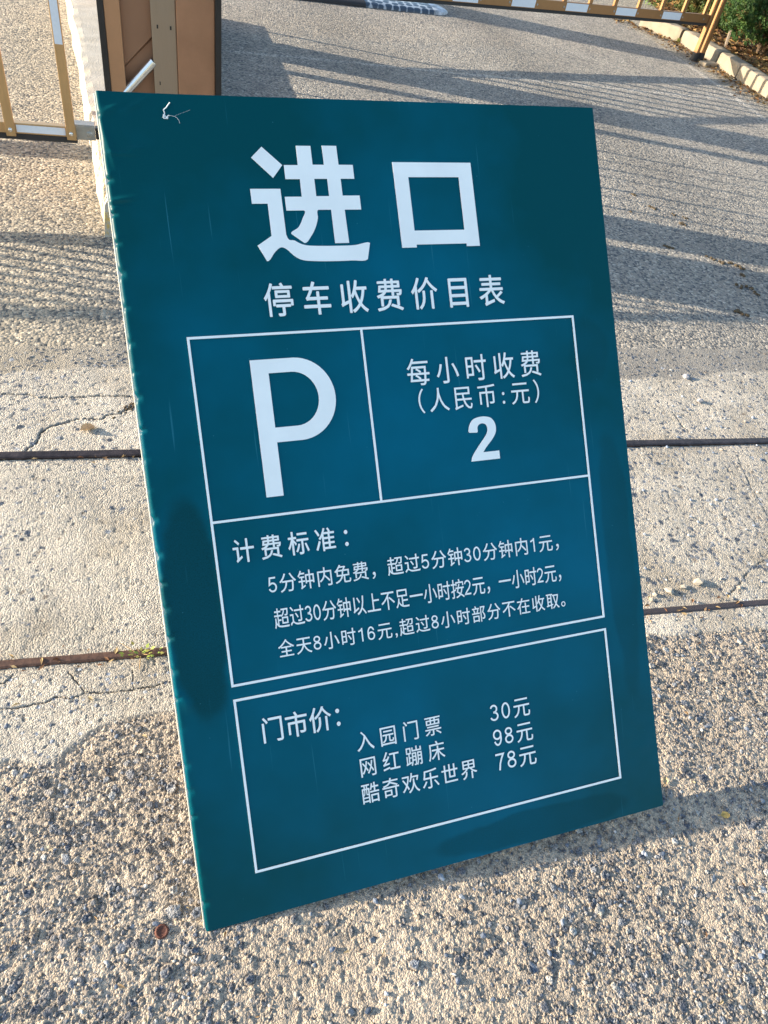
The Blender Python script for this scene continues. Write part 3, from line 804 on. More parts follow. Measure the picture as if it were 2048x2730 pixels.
def text(body, u0, u1, v0, v1, bold=0.0, stroke=.085, z=.0016, track=None):
    if track is None:      # letter-space the line so that the glyphs keep their natural shape
        w_, h_, n_ = text(body, 0, 1, 0, 1, bold, stroke, z, 0.0)
        k_ = (v1 - v0) / h_
        return text(body, u0, u1, v0, v1, bold, stroke, z, max(0.0, ((u1 - u0) / (k_ * .88) - w_) / max(1, n_ - 1)))
    V = []; F = []; pen = 0.0
    for ch in body:
        if ch.isdigit():
            for q, (p, c) in enumerate(digit_paths(ch, stroke)):
                ribbon(V, F, [(a * EM, b * EM) for a, b in p], stroke * EM, c, pen, q * .0003)
            pen += .56 * EM + track
            continue
        if ch == '\u3000': pen += EM; continue
        gv, gf = glyph(ch)
        sh = bold * EM
        if ch in ',:':
            mn = min(v[0] for v in gv); off = pen + .10 * EM - mn; adv = .30 * EM if ch == ',' else .36 * EM
        else: off = pen; adv = EM
        shifts = ((-sh, 0), (sh, 0), (0, -sh), (0, sh)) if bold else ((0, 0),)
        for q, (sx, sy) in enumerate(shifts):
            i = len(V); V += [(v[0] + off + sx, v[1] + sy, q * .00022) for v in gv]; F += [tuple(i + k for k in f_) for f_ in gf]
        pen += adv + track
    co = np.array(V); lo = co.min(0); hi = co.max(0)
    if u1 - u0 == 1: return hi[0] - lo[0], hi[1] - lo[1], len(body)
    co[:, 0] = u0 + (co[:, 0] - lo[0]) / (hi[0] - lo[0]) * (u1 - u0)
    co[:, 1] = v0 + (co[:, 1] - lo[1]) / (hi[1] - lo[1]) * (v1 - v0)
    co[:, 2] += z
    me = bpy.data.meshes.new("lettering"); me.from_pydata([tuple(v) for v in co], [], F); me.update()
    me.materials.append(M['letter'])
    o = bpy.data.objects.new("lettering", me); col.objects.link(o); o.parent = sign
    return o
for row in [
    ('停车收费价目表', 0.2506, 0.7452, 1.1226, 1.1864, .011),
    ('每小时收费', 0.5155, 0.8110, 0.9731, 1.0271, .006),
    ('（人民币:元）', 0.5326, 0.8009, 0.9170, 0.9665, .003),
    ('计费标准：', 0.1356, 0.3568, 0.6716, 0.7168, .011),
    ('5分钟内免费，超过5分钟30分钟内1元，', 0.1929, 0.8087, 0.6037, 0.6413, .006),
    ('超过30分钟以上不足一小时按2元，一小时2元，', 0.1958, 0.8068, 0.5371, 0.5769, .006),
    ('全天8小时16元,超过8小时部分不在收取。', 0.1964, 0.8099, 0.4807, 0.5162, .006),
    ('门市价：', 0.1481, 0.2983, 0.3259, 0.3756, .011),
    ('入园门票', 0.3247, 0.5016, 0.2710, 0.3108, .006),
    ('网红蹦床', 0.3263, 0.5038, 0.2190, 0.2592, .006),
    ('酷奇欢乐世界', 0.3231, 0.5685, 0.1656, 0.2063, .006),
    ('30元', 0.6105, 0.7012, 0.2688, 0.3079, .006),
    ('98元', 0.6117, 0.7021, 0.2158, 0.2549, .006),
    ('78元', 0.6118, 0.7040, 0.1638, 0.2046, .006)]:
    text(*row)

# a wisp of lint and hairline scratches stuck near the top left corner
def wire(bm, pts, r):
    for a, b in zip(pts[:-1], pts[1:]): tube(bm, a, b, r, r, 6)
bm = bmesh.new()
wire(bm, [(a, b, .0016) for a, b in ((.1252, 1.5155), (.1205, 1.510), (.1179, 1.5063), (.1150, 1.5045), (.1124, 1.5019), (.1139, 1.4964), (.1116, 1.492), (.1101, 1.4879), (.1135, 1.4868), (.1170, 1.488), (.1180, 1.491), (.1212, 1.4929))], .0010)
wire(bm, [(a, b, .0012) for a, b in ((.1212, 1.4929), (.1312, 1.4912), (.135, 1.488), (.1373, 1.4843), (.1381, 1.4792))], .0003)
wire(bm, [(a, b, .0012) for a, b in ((.1314, 1.4926), (.1592, 1.5032))], .00012)
wire(bm, [(a, b, .0012) for a, b in ((.1139, 1.4964), (.1105, 1.4925), (.1125, 1.4895), (.1148, 1.4915), (.113, 1.494))], .0008)
dome(bm, (.1168, 1.4885, .0010), (0, 0, 1), .0024, .0015)
bmob("lint", bm, M['lint'], sign)

# ------------------------------------------------------------------ gate cabinets on the island
def cabinet(loc, rz, w, dpt, hgt, label, full=True):
    r = empty("gate_cabinet", loc, rz)
    tag(r, label, "gate cabinet", "bronze gate cabinets standing on the traffic island")
    # local: x 0..w, y 0 (front, faces the camera)..dpt, z 0..hgt
    e = .024
    onebox("edge_trim", M['black'], r, (0, e, 0, .05, 0, hgt), .002)
    onebox("edge_trim", M['black'], r, (w - e, w, 0, .05, 0, hgt), .002)
    bm = bmesh.new(); box(bm, .001, w - .001, .075, dpt, 0, hgt - .001)
    bmob("casing", bm, M['bronze'], r, bevel=.004)
    onebox("top_cap", M['black'], r, (-.01, w + .01, -.01, dpt + .01, hgt, hgt + .03), .004)
    onebox("plinth", M['black'], r, (-.008, w + .008, -.006, dpt + .008, -.02, .0), .003)
    x = e
    bm = bmesh.new()                       # left flange, turned slightly outwards
    vs_ = [(x, .006), (x + .058, .020), (x + .058, .074), (x, .074)]
    prism(bm, vs_, .001, hgt - .002)
    bmob("flange", bm, M['bronze_light'], r, bevel=.003)
    bm = bmesh.new()                       # inner panel with a pressed, slanting fold
    X0, X1 = x + .0585, .193
    zf = .415
    pts = [(X0, 0), (X1, 0)]
    def q(a, b, c, d_): bm.faces.new([bm.verts.new(v) for v in (a, b, c, d_)])
    q((X0, .066, .002), (X1, .066, .002), (X1, .066, zf + .08), (X0, .066, zf - .03))
    q((X0, .066, zf - .03), (X1, .066, zf + .08), (X1, .052, zf + .092), (X0, .052, zf - .018))
    q((X0, .052, zf - .018), (X1, .052, zf + .092), (X1, .052, hgt - .01), (X0, .052, hgt - .01))
    bmesh.ops.remove_doubles(bm, verts=bm.verts[:], dist=1e-5)
    bmesh.ops.recalc_face_normals(bm, faces=bm.faces[:])
    bmob("inner_panel", bm, M['bronze_dark'], r)
    bm = bmesh.new()                       # steel mounting strip
    box(bm, .1935, .288, .022, .05, .001, hgt - .003)
    st = bmob("mounting_strip", bm, M['steel'], r, bevel=.003)
    for zz in ((.345, .545, .66, .76, .87) if full else ()):
        for xx in (.214, .264):
            if zz == .345 and xx > .23: continue
            onebox("slot", M['black'], st, (xx, xx + (.006 if zz > .4 else .004), .0205, .023, zz, zz + .013))
    onebox("front_panel", M['bronze'], r, (.2885, w - e - .0005, .014, .074, .001, hgt - .002), .003)
    if full:
        bm = bmesh.new()
        tube(bm, (.062, .030, .285), (.196, .034, .425), .0175, .0175, 20)
        bmob("tube", bm, M['chrome'], r, smooth=False, bevel=.001)
    return r
cabinet((-.187, 3.4, .17), 0, .461, .44, 1.15, "bronze gate cabinet with black edges and a slotted steel strip, right behind the sign")
cabinet((-.187, 4.05, .17), 0, .461, .22, 1.0, "bronze gate cabinet hidden close behind the one next to the sign", False)
cabinet((-.10, 8.95, 0), 0, .461, .42, 1.42, "unseen cabinet-shaped shadow caster added on the road beyond the ramp strip", False)  # unseen caster added for the far shadow band, built in the cabinet shape
gr = empty("shadow_posts", (.10, 4.45, .155)); tag(gr, "row of unseen thin steel posts added on the island to cast thin shadows", "shadow caster")  # unseen posts added so that thin shadow lines cross the road
for yy, w_ in ((0, .018), (.17, .012), (.31, .022), (.52, .014), (.68, .02), (.86, .014), (1.04, .02), (1.48, .085), (2.46, .03)):
    onebox("post", M['zinc'], gr, (-w_ / 2, w_ / 2, yy - w_ / 2, yy + w_ / 2, 0, 1.12), .002)
onebox("top_bar", M['zinc'], gr, (-.012, .012, -.02, 1.06, 1.1205, 1.145), .002)
lowb = empty("shadow_board", (-4.6, 4.27, 0)); tag(lowb, "unseen low golden board on two legs, added behind the golden gate to cast a shadow band", "shadow-casting board")  # unseen board added only for the shadow band it throws
onebox("board", M['gold'], lowb, (0, 3.70, 0, .03, .20, .345), .003)
for xx in (.3, 3.3):
    onebox("leg", M['gold'], lowb, (xx, xx + .04, .0305, .07, 0, .33), .003)
cabinet((-.06, 6.2, .17), 0, .461, .36, 1.15, "bronze gate cabinet at the far end of the traffic island, holding the far gate", False)

# ------------------------------------------------------------------ barrier fence gates
def fence(name, loc, rz, xa, xb, z0, z1, railh, bar_w, bar_d, xs_bars, refl, mode, label, mt='gold'):
    """local x along the fence, y = 0 at the front of the rail, z up"""
    r = empty(name, loc, rz)
    tag(r, label, "barrier gate")
    rd = .032
    lo = onebox("bottom_rail", M[mt], r, (xa, xb, 0, rd, z0, z0 + railh), .002)
    up = onebox("top_rail", M[mt], r, (xa, xb, 0, rd, z1 - railh, z1), .002)
    onebox("rubber_strip", M['rubber'], r, (xa, xb, .006, rd - .006, z0 - .026, z0 - .0005), .002)
    for x in xs_bars:
        if mode == 'front':
            b = onebox("bar", M[mt], r, (x - bar_w / 2, x + bar_w / 2, -bar_d, -.0006, z0 - .008, z1 + .004), .002)
        else:
            b = onebox("bar", M[mt], r, (x - bar_w / 2, x + bar_w / 2, .004, rd - .003, z0 + railh + .0004, z1 - railh - .0004), .002)
        yy = -bar_d if mode == 'front' else 0
        bm = bmesh.new()
        tube(bm, (x, yy, z0 + railh * .45), (x, yy - .002, z0 + railh * .45), .0085, .0085, 14)
        dome(bm, (x, yy - .002, z0 + railh * .45), (0, -1, 0), .006, .004)
        bmob("screw", bm, M['chrome'] if mode == 'front' else M['zinc'], b, smooth=False)
        if mode == 'front':
            onebox("reflector", M['reflector'], b, (x - bar_w / 2 + .004, x + bar_w / 2 - .004, -bar_d - .0012, -bar_d - .0002, z0 + .342, z0 + .59))
    for a, b_ in refl:
        onebox("reflector", M['reflector'], lo, (a, b_, -.0013, -.0003, z0 + .006, z0 + railh - .006))
        onebox("reflector", M['reflector'], up, (a, b_, -.0013, -.0003, z1 - railh + .006, z1 - .006))
    return r

lb = [-.020 - .229 * k for k in range(19)]
fl = fence("barrier_gate", (-.318, 3.4, 0), R(1.2), -4.3, 0.0, .290, .835, .040, .036, .013, lb,
           [(lb[k + 1] + .022, lb[k] - .022) for k in range(0, 18, 2)], 'front', "golden barrier gate with round screws, joined to the cabinet left of the sign")
bm = bmesh.new()
box(bm, -.006, .074, .008, .013, .279, .335)
box(bm, -.006, .074, .008, .060, .335, .339)
dome(bm, (.050, .008, .303), (0, -1, 0), .012, .003, 16)
bmob("hinge_bracket", bm, M['zinc'], fl, bevel=.0015)
bm = bmesh.new()
box(bm, .0745, .135, .006, .040, .285, .330)
bmob("hinge_arm", bm, M['black'], fl, bevel=.002)
for xx in (-4.25, -4.16):
    lg = onebox("leg", M['gold'], fl, (xx, xx + .045, .036, .08, .05, .80), .003)
    bm = bmesh.new(); tube(bm, (xx + .022, .058, .0), (xx + .022, .058, .055), .036, .030, 18); bmob("rubber_foot", bm, M['rubber'], lg, bevel=.004)

rb = [-.157 - .3065 * k for k in range(17)]
fr = fence("barrier_gate", (5.55, 7.67, 0), R(14), -5.15, -.085, .335, .93, .072, .040, .024, rb,
           [(rb[k] + .025, rb[k - 1] - .025) for k in (2, 4, 6, 8, 10, 12, 14, 16)], 'top', "long barrier gate over the road whose two legs stand by the kerb", 'gold_shaded')
for xx, yy in ((-.082, -.02), (.006, -.02)):
    lg = onebox("leg", M['gold_shaded'], fr, (xx, xx + .042, yy, yy + .048, .05, 1.0), .003)
    bm = bmesh.new()
    tube(bm, (xx + .021, yy + .024, .0), (xx + .021, yy + .024, .012), .050, .046, 20)
    tube(bm, (xx + .021, yy + .024, .0122), (xx + .021, yy + .024, .075), .038, .034, 20)
    bmob("rubber_foot", bm, M['rubber'], lg, bevel=.003)
onebox("end_cap", M['black'], fr, (.0485, .075, -.01, .03, .335, .39), .004)
onebox("cross_link", M['gold_shaded'], fr, (-.0395, .0055, -.008, .024, .90, .93), .002)

# ------------------------------------------------------------------ ramp strip at the top of the picture
rs = empty("speed_bump", (1.377, 7.93, 0), R(7))
tag(rs, "dark low ramp strip with a white honeycomb reflective end, at the top edge", "speed bump")
def hump(bm, x0, x1, dpt, h, n=14, m=10, round_end=False):
    rows = []
    for i in range(m + 1):
        u = i / m; x = x0 + (x1 - x0) * u
        k = math.sqrt(max(0.0, 1 - u * u)) if round_end else 1.0
        k = max(k, .04)
        row = [bm.verts.new((x, dpt * .5 * (1 - k * math.cos(math.pi * j / n)), h * k * math.sin(math.pi * j / n) ** .6)) for j in range(n + 1)]
        rows.append(row)
    for a, b in zip(rows[:-1], rows[1:]):
        for j in range(n): bm.faces.new((a[j], b[j], b[j + 1], a[j + 1]))
bm = bmesh.new(); hump(bm, -1.6, .62, .36, .05, m=30)
bmob("rubber_body", bm, M['rubber'], rs, smooth=True)
def honeycomb():
    m, nt, p = mat_new("honeycomb_reflective")
    tc = N(nt, "ShaderNodeTexCoord"); vo = N(nt, "ShaderNodeTexVoronoi", Scale=13.0); vo.inputs["Randomness"].default_value = .35
    mp = N(nt, "ShaderNodeMapping"); mp.inputs["Scale"].default_value = (1, 1.3, .2); nt.links.new(tc.outputs["Object"], mp.inputs[0]); nt.links.new(mp.outputs[0], vo.inputs["Vector"])
    rp = N(nt, "ShaderNodeValToRGB"); e = rp.color_ramp.elements
    e[0].position = .42; e[0].color = (.04, .065, .10, 1); e[1].position = .52; e[1].color = (.36, .42, .48, 1)
    nt.links.new(vo.outputs["Distance"], rp.inputs[0]); nt.links.new(rp.outputs[0], p.inputs["Base Color"]); p.inputs["Roughness"].default_value = .35
    return m
M['honey'] = honeycomb()
bm = bmesh.new(); hump(bm, .6205, 1.34, .37, .052, m=16)
bmob("reflective_panel", bm, M['honey'], rs, smooth=True)
bm = bmesh.new(); hump(bm, 1.3405, 1.56, .37, .052, m=14, round_end=True)
bmob("end_cap", bm, simple("worn_white_cap", (.42, .46, .50), .5, var=.7, scale=16), rs, smooth=True)

# ------------------------------------------------------------------ kerb stones and planting bed
def kerb_stone(pts, label, wd=.165, h=.13, seed=0):
    """one kerb stone; pts = front base line from near to far end"""
    (xa, ya), (xb, yb) = pts
    o0 = empty("kerb_stone", (xa, ya, 0), math.atan2(yb - ya, xb - xa))
    bpy.data.objects.remove(o0)
    L = math.hypot(xb - xa, yb - ya)
    bm = bmesh.new()
    rc = .022
    prof = [(0, -.05), (.002, 0), (.006, h - rc)] + [(.006 + rc - rc * math.cos(t), h - rc + rc * math.sin(t)) for t in (.4, .8, 1.2)] + [(.006 + rc, h), (wd * .55, h + .002), (wd - .012, h), (wd, h - .012), (wd, -.05)]
    n = max(6, int(L / .03)); rows = []
    for i in range(n + 1):
        x = L * i / n
        endk = min(1, min(i, n - i) / 1.0)
        row = []
        for k, (d, z) in enumerate(prof):
            j = .006 * noise.noise((x * 7 + seed, k * .8, seed * 1.7)) + .004 * noise.noise((x * 25 + seed, k * 1.9, 2))
            ins = .010 * (1 - endk)
            row.append(bm.verts.new((x + (ins if i == 0 else (-ins if i == n else 0)) * 0, -(d + j + ins * (k < 7)), z - ins * (2 < k < 9) + (j if k > 1 else 0))))
        rows.append(row)
    for a, b in zip(rows[:-1], rows[1:]):
        for k in range(len(prof) - 1): bm.faces.new((a[k], a[k + 1], b[k + 1], b[k]))
    bm.faces.new(rows[0][::-1]); bm.faces.new(rows[-1])
    bmesh.ops.recalc_face_normals(bm, faces=bm.faces[:])
    o = bmob("kerb_stone", bm, M['kerb'], None, smooth=True)
    mod = o.modifiers.new("edge", 'EDGE_SPLIT'); mod.split_angle = R(50)
    o.location = (xa, ya, 0); o.rotation_euler = (0, 0, math.atan2(yb - ya, xb - xa))
    return tag(o, label, "kerb stone", "kerb stones edging the planting bed")
kerb_stone(((5.735, 8.43), (5.52, 8.98)), "farthest pale kerb stone, where the kerb ends beyond the golden gate", seed=1)
kerb_stone(((5.70, 7.60), (5.745, 8.405)), "pale kerb stone behind the gate's rubber feet, next to the mossy joint", seed=2)
kerb_stone(((5.655, 7.14), (5.70, 7.575)), "chipped kerb stone at the bend beside the gate's rubber feet", seed=3)
kerb_stone(((5.60, 6.36), (5.653, 7.125)), "kerb stone with striped bar shadows, nearest the camera in view", seed=4)
kerb_stone(((5.545, 5.58), (5.598, 6.345)), "kerb stone just outside the right edge of the picture", seed=5)
onebox("concrete_chunk", M['kerb'], None, (0, .20, 0, .10, -.01, .035), .012)
ck = bpy.data.objects["concrete_chunk"]; ck.location = (5.50, 7.44, 0); ck.rotation_euler = (0, 0, R(18))
tag(ck, "small white concrete chunk lying beside the black rubber feet", "chunk")

# planting bed: raised soil sheet
bm = bmesh.new()
nx, ny = 60, 90; rows = []
for i in range(ny + 1):
    y = 5.2 + 6.3 * i / ny
    xf = np.interp(y, [5.2, 6.36, 7.58, 8.4, 8.95, 9.05, 11.5], [5.67, 5.74, 5.85, 5.89, 5.75, 6.3, 6.9])
    rows.append([bm.verts.new((xf + 4.2 * (k / nx) ** 1.5, y, .085 + .03 * noise.noise((xf + k * .12, y * 3, 1)) + .015 * noise.noise((k * .7, y * 9, 7)))) for k in range(nx + 1)])
for a, b in zip(rows[:-1], rows[1:]):
    for k in range(nx): bm.faces.new((a[k], a[k + 1], b[k + 1], b[k]))
tag(bmob("planting_bed", bm, M['soil'], None, smooth=True), kind='structure')

# ------------------------------------------------------------------ plants
def mesh_cols(name, verts, faces, cols, mat, parent=None):
    me = bpy.data.meshes.new(name); me.from_pydata(verts, [], faces)
    a = me.attributes.new("tone", 'FLOAT_COLOR', 'POINT')
    a.data.foreach_set("color", [c for q in cols for c in (q[0], q[1], q[2], 1)])
    me.materials.append(mat)
    o = bpy.data.objects.new(name, me); col.objects.link(o)
    if parent: o.parent = parent
    return o
def shrub(loc, rx, ry, h, n, seed, palette, label, z0=.05):
    rg = random.Random(seed)
    r = empty("juniper_shrub", loc); tag(r, label, "shrub", "evergreen shrubs in the planting bed")
    bm = bmesh.new()
    tips = []
    for k in range(9):
        a = rg.uniform(0, 6.28); q = rg.uniform(.3, .8)
        p0 = Vector((rg.uniform(-.04, .04), rg.uniform(-.04, .04), -.02)); p1 = Vector((math.cos(a) * rx * q * .5, math.sin(a) * ry * q * .5, h * rg.uniform(.3, .5))); p2 = Vector((math.cos(a) * rx * q, math.sin(a) * ry * q, h * rg.uniform(.6, .95)))
        tube(bm, p0, p1, .022, .013, 7); tube(bm, p1, p2, .013, .004, 7); tips.append((p1, p2))
    bmob("trunk", bm, M['bark'], r)
    V = []; F = []; C = []
    for k in range(n):
        u = rg.uniform(0, 6.28); ct = rg.uniform(-.85, 1.0); rad = rg.uniform(.45, 1.0) ** .5
        lump = 1 + .28 * noise.noise((math.cos(u) * 2 + seed, math.sin(u) * 2, ct * 2.5))
        st = math.sqrt(max(0, 1 - ct * ct))
        c = Vector((rx * rad * st * math.cos(u) * lump, ry * rad * st * math.sin(u) * lump, max(z0, h * .50 + h * .50 * rad * ct * lump)))
        out = Vector((c.x / rx, c.y / ry, .55 + c.z / h * .5)).normalized()
        base = rg.choices(palette, [6, 4, 2, 1][:len(palette)])[0]; kk = rg.uniform(.65, 1.35)
        L = rg.uniform(.06, .12)
        ax_ = (out + Vector((rg.gauss(0, .45), rg.gauss(0, .45), rg.gauss(0, .35)))).normalized()
        s1 = ax_.orthogonal().normalized(); s2 = ax_.cross(s1)
        for q in range(9):      # a spray of scale leaves along a twig
            t = q / 8; an = q * 2.4
            p = c + ax_ * L * t
            d = (ax_ * .7 + (s1 * math.cos(an) + s2 * math.sin(an)) * .8).normalized()
            ll = .034 * (1.1 - .5 * t); w = .0055
            sd_ = d.cross(ax_).normalized() * w
            i = len(V); V += [p - sd_, p + d * ll * .6 - sd_ * 1.1, p + d * ll, p + d * ll * .6 + sd_ * 1.1, p + sd_]; F.append((i, i + 1, i + 2, i + 3, i + 4))
            j = kk * rg.uniform(.85, 1.15); C += [tuple(b * j for b in base)] * 5
    mesh_cols("crown", V, F, C, M['leaf'], r)
    return r
GREEN = [(.035, .085, .022), (.055, .115, .028), (.085, .14, .035), (.15, .12, .04)]
OLIVE = [(.09, .11, .03), (.13, .13, .04), (.05, .09, .025), (.26, .17, .06)]
shrub((6.42, 7.85, .09), .55, .95, .95, 7000, 3, GREEN, "dense dark green juniper shrub at the right edge, nearest the kerb")
shrub((6.45, 9.15, .09), .42, .62, .50, 2600, 5, OLIVE, "thin yellowish shrub behind the gate's legs, over fallen leaves")
shrub((7.35, 9.8, .09), .75, .80, .95, 2600, 8, GREEN, "dark green shrub farther back, behind the golden bars")
shrub((6.95, 6.6, .09), .5, .55, .7, 1400, 9, GREEN, "green shrub beyond the right edge of the picture, above the striped kerb stone")

def grass_tuft(loc, n, hgt, seed, colr, label, spread=.12):
    rg = random.Random(seed); V = []; F = []; C = []
    for k in range(n):
        a = rg.uniform(0, 6.28); q = rg.uniform(0, spread)
        b = Vector((math.cos(a) * q, math.sin(a) * q, 0)); ln = Vector((rg.gauss(0, .35), rg.gauss(0, .35), 1)) * hgt * rg.uniform(.5, 1)
        sd_ = Vector((math.cos(a + 1.5), math.sin(a + 1.5), 0)) * .005; i = len(V)
        m_ = b + ln * .55; e_ = b + ln + Vector((ln.x, ln.y, -.2 * hgt))
        V += [b - sd_, b + sd_, m_ + sd_ * .8, m_ - sd_ * .8, e_]; F += [(i, i + 1, i + 2, i + 3), (i + 3, i + 2, i + 4)]
        kk = rg.uniform(.7, 1.3); C += [tuple(c * kk for c in colr)] * 5
    o = mesh_cols("grass_tuft", V, F, C, M['leaf']); o.location = loc
    return tag(o, label, "grass tuft", "grass tufts by the road")
grass_tuft((6.55, 10.4, .02), 160, .34, 4, (.12, .22, .035), "bright green grass tuft behind the gate's bars, left of the shrubs", .22)
grass_tuft((5.735, 8.41, 0), 40, .07, 6, (.17, .18, .05), "tiny tuft growing in the joint between two kerb stones", .04)

# little weed in the rusty track
wd = empty("weed", (-.105, 1.012, .002)); tag(wd, "tiny green weed growing out of the rusty end of the near track", "weed")
rg = random.Random(2); V = []; F = []; C = []
for k in range(26):
    a = rg.uniform(0, 6.28); q = rg.uniform(.004, .034)
    c = Vector((math.cos(a) * q * 1.3, math.sin(a) * q * .6, rg.uniform(.004, .016))); d = Vector((math.cos(a), math.sin(a) * .7, rg.uniform(.1, .9))).normalized(); s_ = d.cross(Vector((0, 0, 1))).normalized()
    L = rg.uniform(.008, .015); w = L * .32; i = len(V)
    V += [c, c + d * L * .45 + s_ * w, c + d * L, c + d * L * .45 - s_ * w]; F.append((i, i + 1, i + 2, i + 3)); C += [rg.choice([(.20, .33, .05), (.28, .36, .07), (.36, .34, .10)])] * 4
mesh_cols("leaves", V, F, C, M['leaf'], wd)
bm = bmesh.new()
for a in (.3, 1.9, 3.0, 4.2, 5.4): tube(bm, (0, 0, 0), (math.cos(a) * .028, math.sin(a) * .014, .010), .0010, .0006, 5)
tube(bm, (-.012, .004, .004), (-.046, .030, .012), .0011, .0006, 5); tube(bm, (.0, .0, .002), (-.004, -.045, .004), .0010, .0006, 5)
bmob("stem", bm, simple("straw_stem", (.45, .30, .14), .8), wd)

# ------------------------------------------------------------------ small litter
def litter(name, n, place, size, palette, seed, label, flat=.5):
    rg = random.Random(seed); V = []; F = []; C = []
    for k in range(n):
        x, y, z = place(rg)
        a = rg.uniform(0, 6.28); L = rg.uniform(*size); w = L * rg.uniform(.2, .5)
        d = Vector((math.cos(a), math.sin(a), rg.uniform(-.3, .3) * flat)); s_ = Vector((-math.sin(a), math.cos(a), rg.uniform(-.6, .6) * flat))
        c = Vector((x, y, z + L * .12)); lift = Vector((0, 0, L * rg.uniform(.0, .35))); i = len(V)
        V += [c - d * L * .5, c - d * L * .1 + s_ * w * .5 + lift, c + d * L * .5, c - d * L * .05 - s_ * w * .5 + lift, c]
        F += [(i, i + 4, i + 1), (i + 4, i + 2, i + 1), (i, i + 3, i + 4), (i + 4, i + 3, i + 2)]
        q = rg.choice(palette); kk = rg.uniform(.7, 1.3); C += [tuple(min(1, v * kk) for v in q)] * 5
    o = mesh_cols(name, V, F, C, M['dry'])
    o['label'] = label; o['category'] = name.replace('_', ' '); o['kind'] = 'stuff'
    return o
DRY = [(.24, .14, .05), (.17, .085, .035), (.30, .20, .085), (.10, .055, .028), (.20, .15, .07)]
def bedplace(rg):
    y = rg.uniform(6.2, 10.2); xf = np.interp(y, [5.2, 6.36, 7.58, 8.4, 8.95, 11.5], [5.69, 5.76, 5.87, 5.91, 5.85, 6.6]); return (xf + abs(rg.gauss(0, .55)), y, .10)
litter("fallen_leaves", 2600, bedplace, (.03, .085), DRY, 5, "dry brown and yellow leaves lying in the planting bed")
def gutplace(rg):
    y = rg.uniform(6.3, 9.3); xf = np.interp(y, [5.2, 7.6, 8.4, 9.0], [5.52, 5.68, 5.72, 5.5]); return (xf - min(.5, abs(rg.gauss(0, .13))), y, .003)
litter("gutter_leaves", 900, gutplace, (.02, .055), DRY, 6, "dry leaves and bits blown along the foot of the kerb", .35)
TW = [(.50, .36, .18), (.36, .22, .11), (.24, .12, .06)]
def trackplace(rg):
    x = rg.uniform(-.5, 1.6); u = rg.random()
    return (x, (1.006 - .030 * x + rg.gauss(0, .016)) if u < .7 else (1.715 - .022 * x - abs(rg.gauss(0, .010))), .004)
litter("straw_bits", 220, trackplace, (.006, .022), TW, 7, "tiny bits of straw and bark along the steel tracks", .3)

def nearplace(rg): return (rg.uniform(-.6, 1.6), rg.uniform(-.15, .95), .003)
litter("twig_bits", 150, nearplace, (.006, .019), [(.50, .40, .24), (.34, .22, .11), (.58, .50, .36), (.16, .09, .05)], 12, "tiny husks and twig bits strewn over the near pavement", .4)
def leaf(name, loc, L, rz, colr, label, cat, curl=.5):
    bm = bmesh.new(); n = 10; m = 6; rows = []
    for i in range(n + 1):
        t = i / n; w = .5 * L * .62 * math.sin(math.pi * t) ** .7 + .0008
        rows.append([bm.verts.new((L * (t - .5), w * (j / m * 2 - 1), .002 + curl * w * (j / m * 2 - 1) ** 2 + L * .07 * (2 * t - 1) ** 2 + .003 * noise.noise((t * 6, j * 1.1, L * 90)))) for j in range(m + 1)])
    for a, b in zip(rows[:-1], rows[1:]):
        for j in range(m): bm.faces.new((a[j], b[j], b[j + 1], a[j + 1]))
    tube(bm, (-L * .5, 0, L * .07), (-L * .75, L * .08, L * .03), .0009, .0006, 5)
    o = bmob(name, bm, simple(name, colr, .75, var=.3, scale=90), None, smooth=True)
    o.location = loc; o.rotation_euler = (R(6), R(-5), rz)
    return tag(o, label, cat)
leaf("dry_leaf", (-.253, 1.845, .001), .046, R(200), (.58, .40, .22), "curled tan dry leaf on the concrete left of the sign", "leaf", .9)
leaf("dry_leaf", (1.066, .505, .001), .020, R(60), (.62, .44, .24), "small tan dry leaf beside the sign's lower right corner", "leaf", .5)
leaf("dry_leaf", (1.172, .405, .001), .022, R(-10), (.60, .40, .12), "small yellow dry leaf lying in the sign's shadow", "leaf", .5)

# clods and dead moss in the crack by the sign, droppings of soil on the road
def clod(bm, c, r, seed, sq=.6):
    b = bmesh.new(); bmesh.ops.create_icosphere(b, subdivisions=2, radius=1)
    vm = {}
    for v in b.verts:
        d = v.co.normalized(); k = r * (1 + .45 * noise.noise(d * 1.8 + Vector((seed, 0, 0))) + .2 * noise.noise(d * 5 + Vector((0, seed, 0))))
        vm[v.index] = bm.verts.new((c[0] + d.x * k, c[1] + d.y * k, c[2] + d.z * k * sq))
    for f_ in b.faces: bm.faces.new([vm[v.index] for v in f_.verts])
    b.free()
M['clod'] = simple("dark_soil_crumbs", (.085, .062, .035), .95, var=.5, scale=60, bump=1.0, bscale=150)
spots = [(2.856, 3.795), (2.815, 3.973), (2.659, 3.722), (2.961, 3.714), (3.022, 3.689), (2.678, 3.279), (2.886, 3.183), (2.929, 3.14), (2.996, 3.123), (3.024, 3.081), (2.974, 3.002), (2.881, 2.884), (2.932, 2.864), (2.936, 2.808), (2.711, 2.611), (2.95, 3.594)]
rg = random.Random(9)
for k, (x, y) in enumerate(spots):
    bm = bmesh.new()
    big_ = k in (5, 14, 6, 8)
    for q in range(rg.randint(4, 7) + (5 if big_ else 0)):
        s_ = rg.gauss(0, .015 if big_ else .008)
        clod(bm, (s_ * .8 + rg.gauss(0, .005), -s_ * .8 + rg.gauss(0, .006), .002), rg.uniform(.004, .011), rg.uniform(0, 50))
    o = bmob("soil_crumb", bm, M['clod'], None, smooth=True); o.location = (x, y, .0)
    tag(o, "small dark crumbs of soil dropped on the grey road right of the sign", "soil crumb", "soil crumbs on the road")
bm = bmesh.new(); rg = random.Random(19)
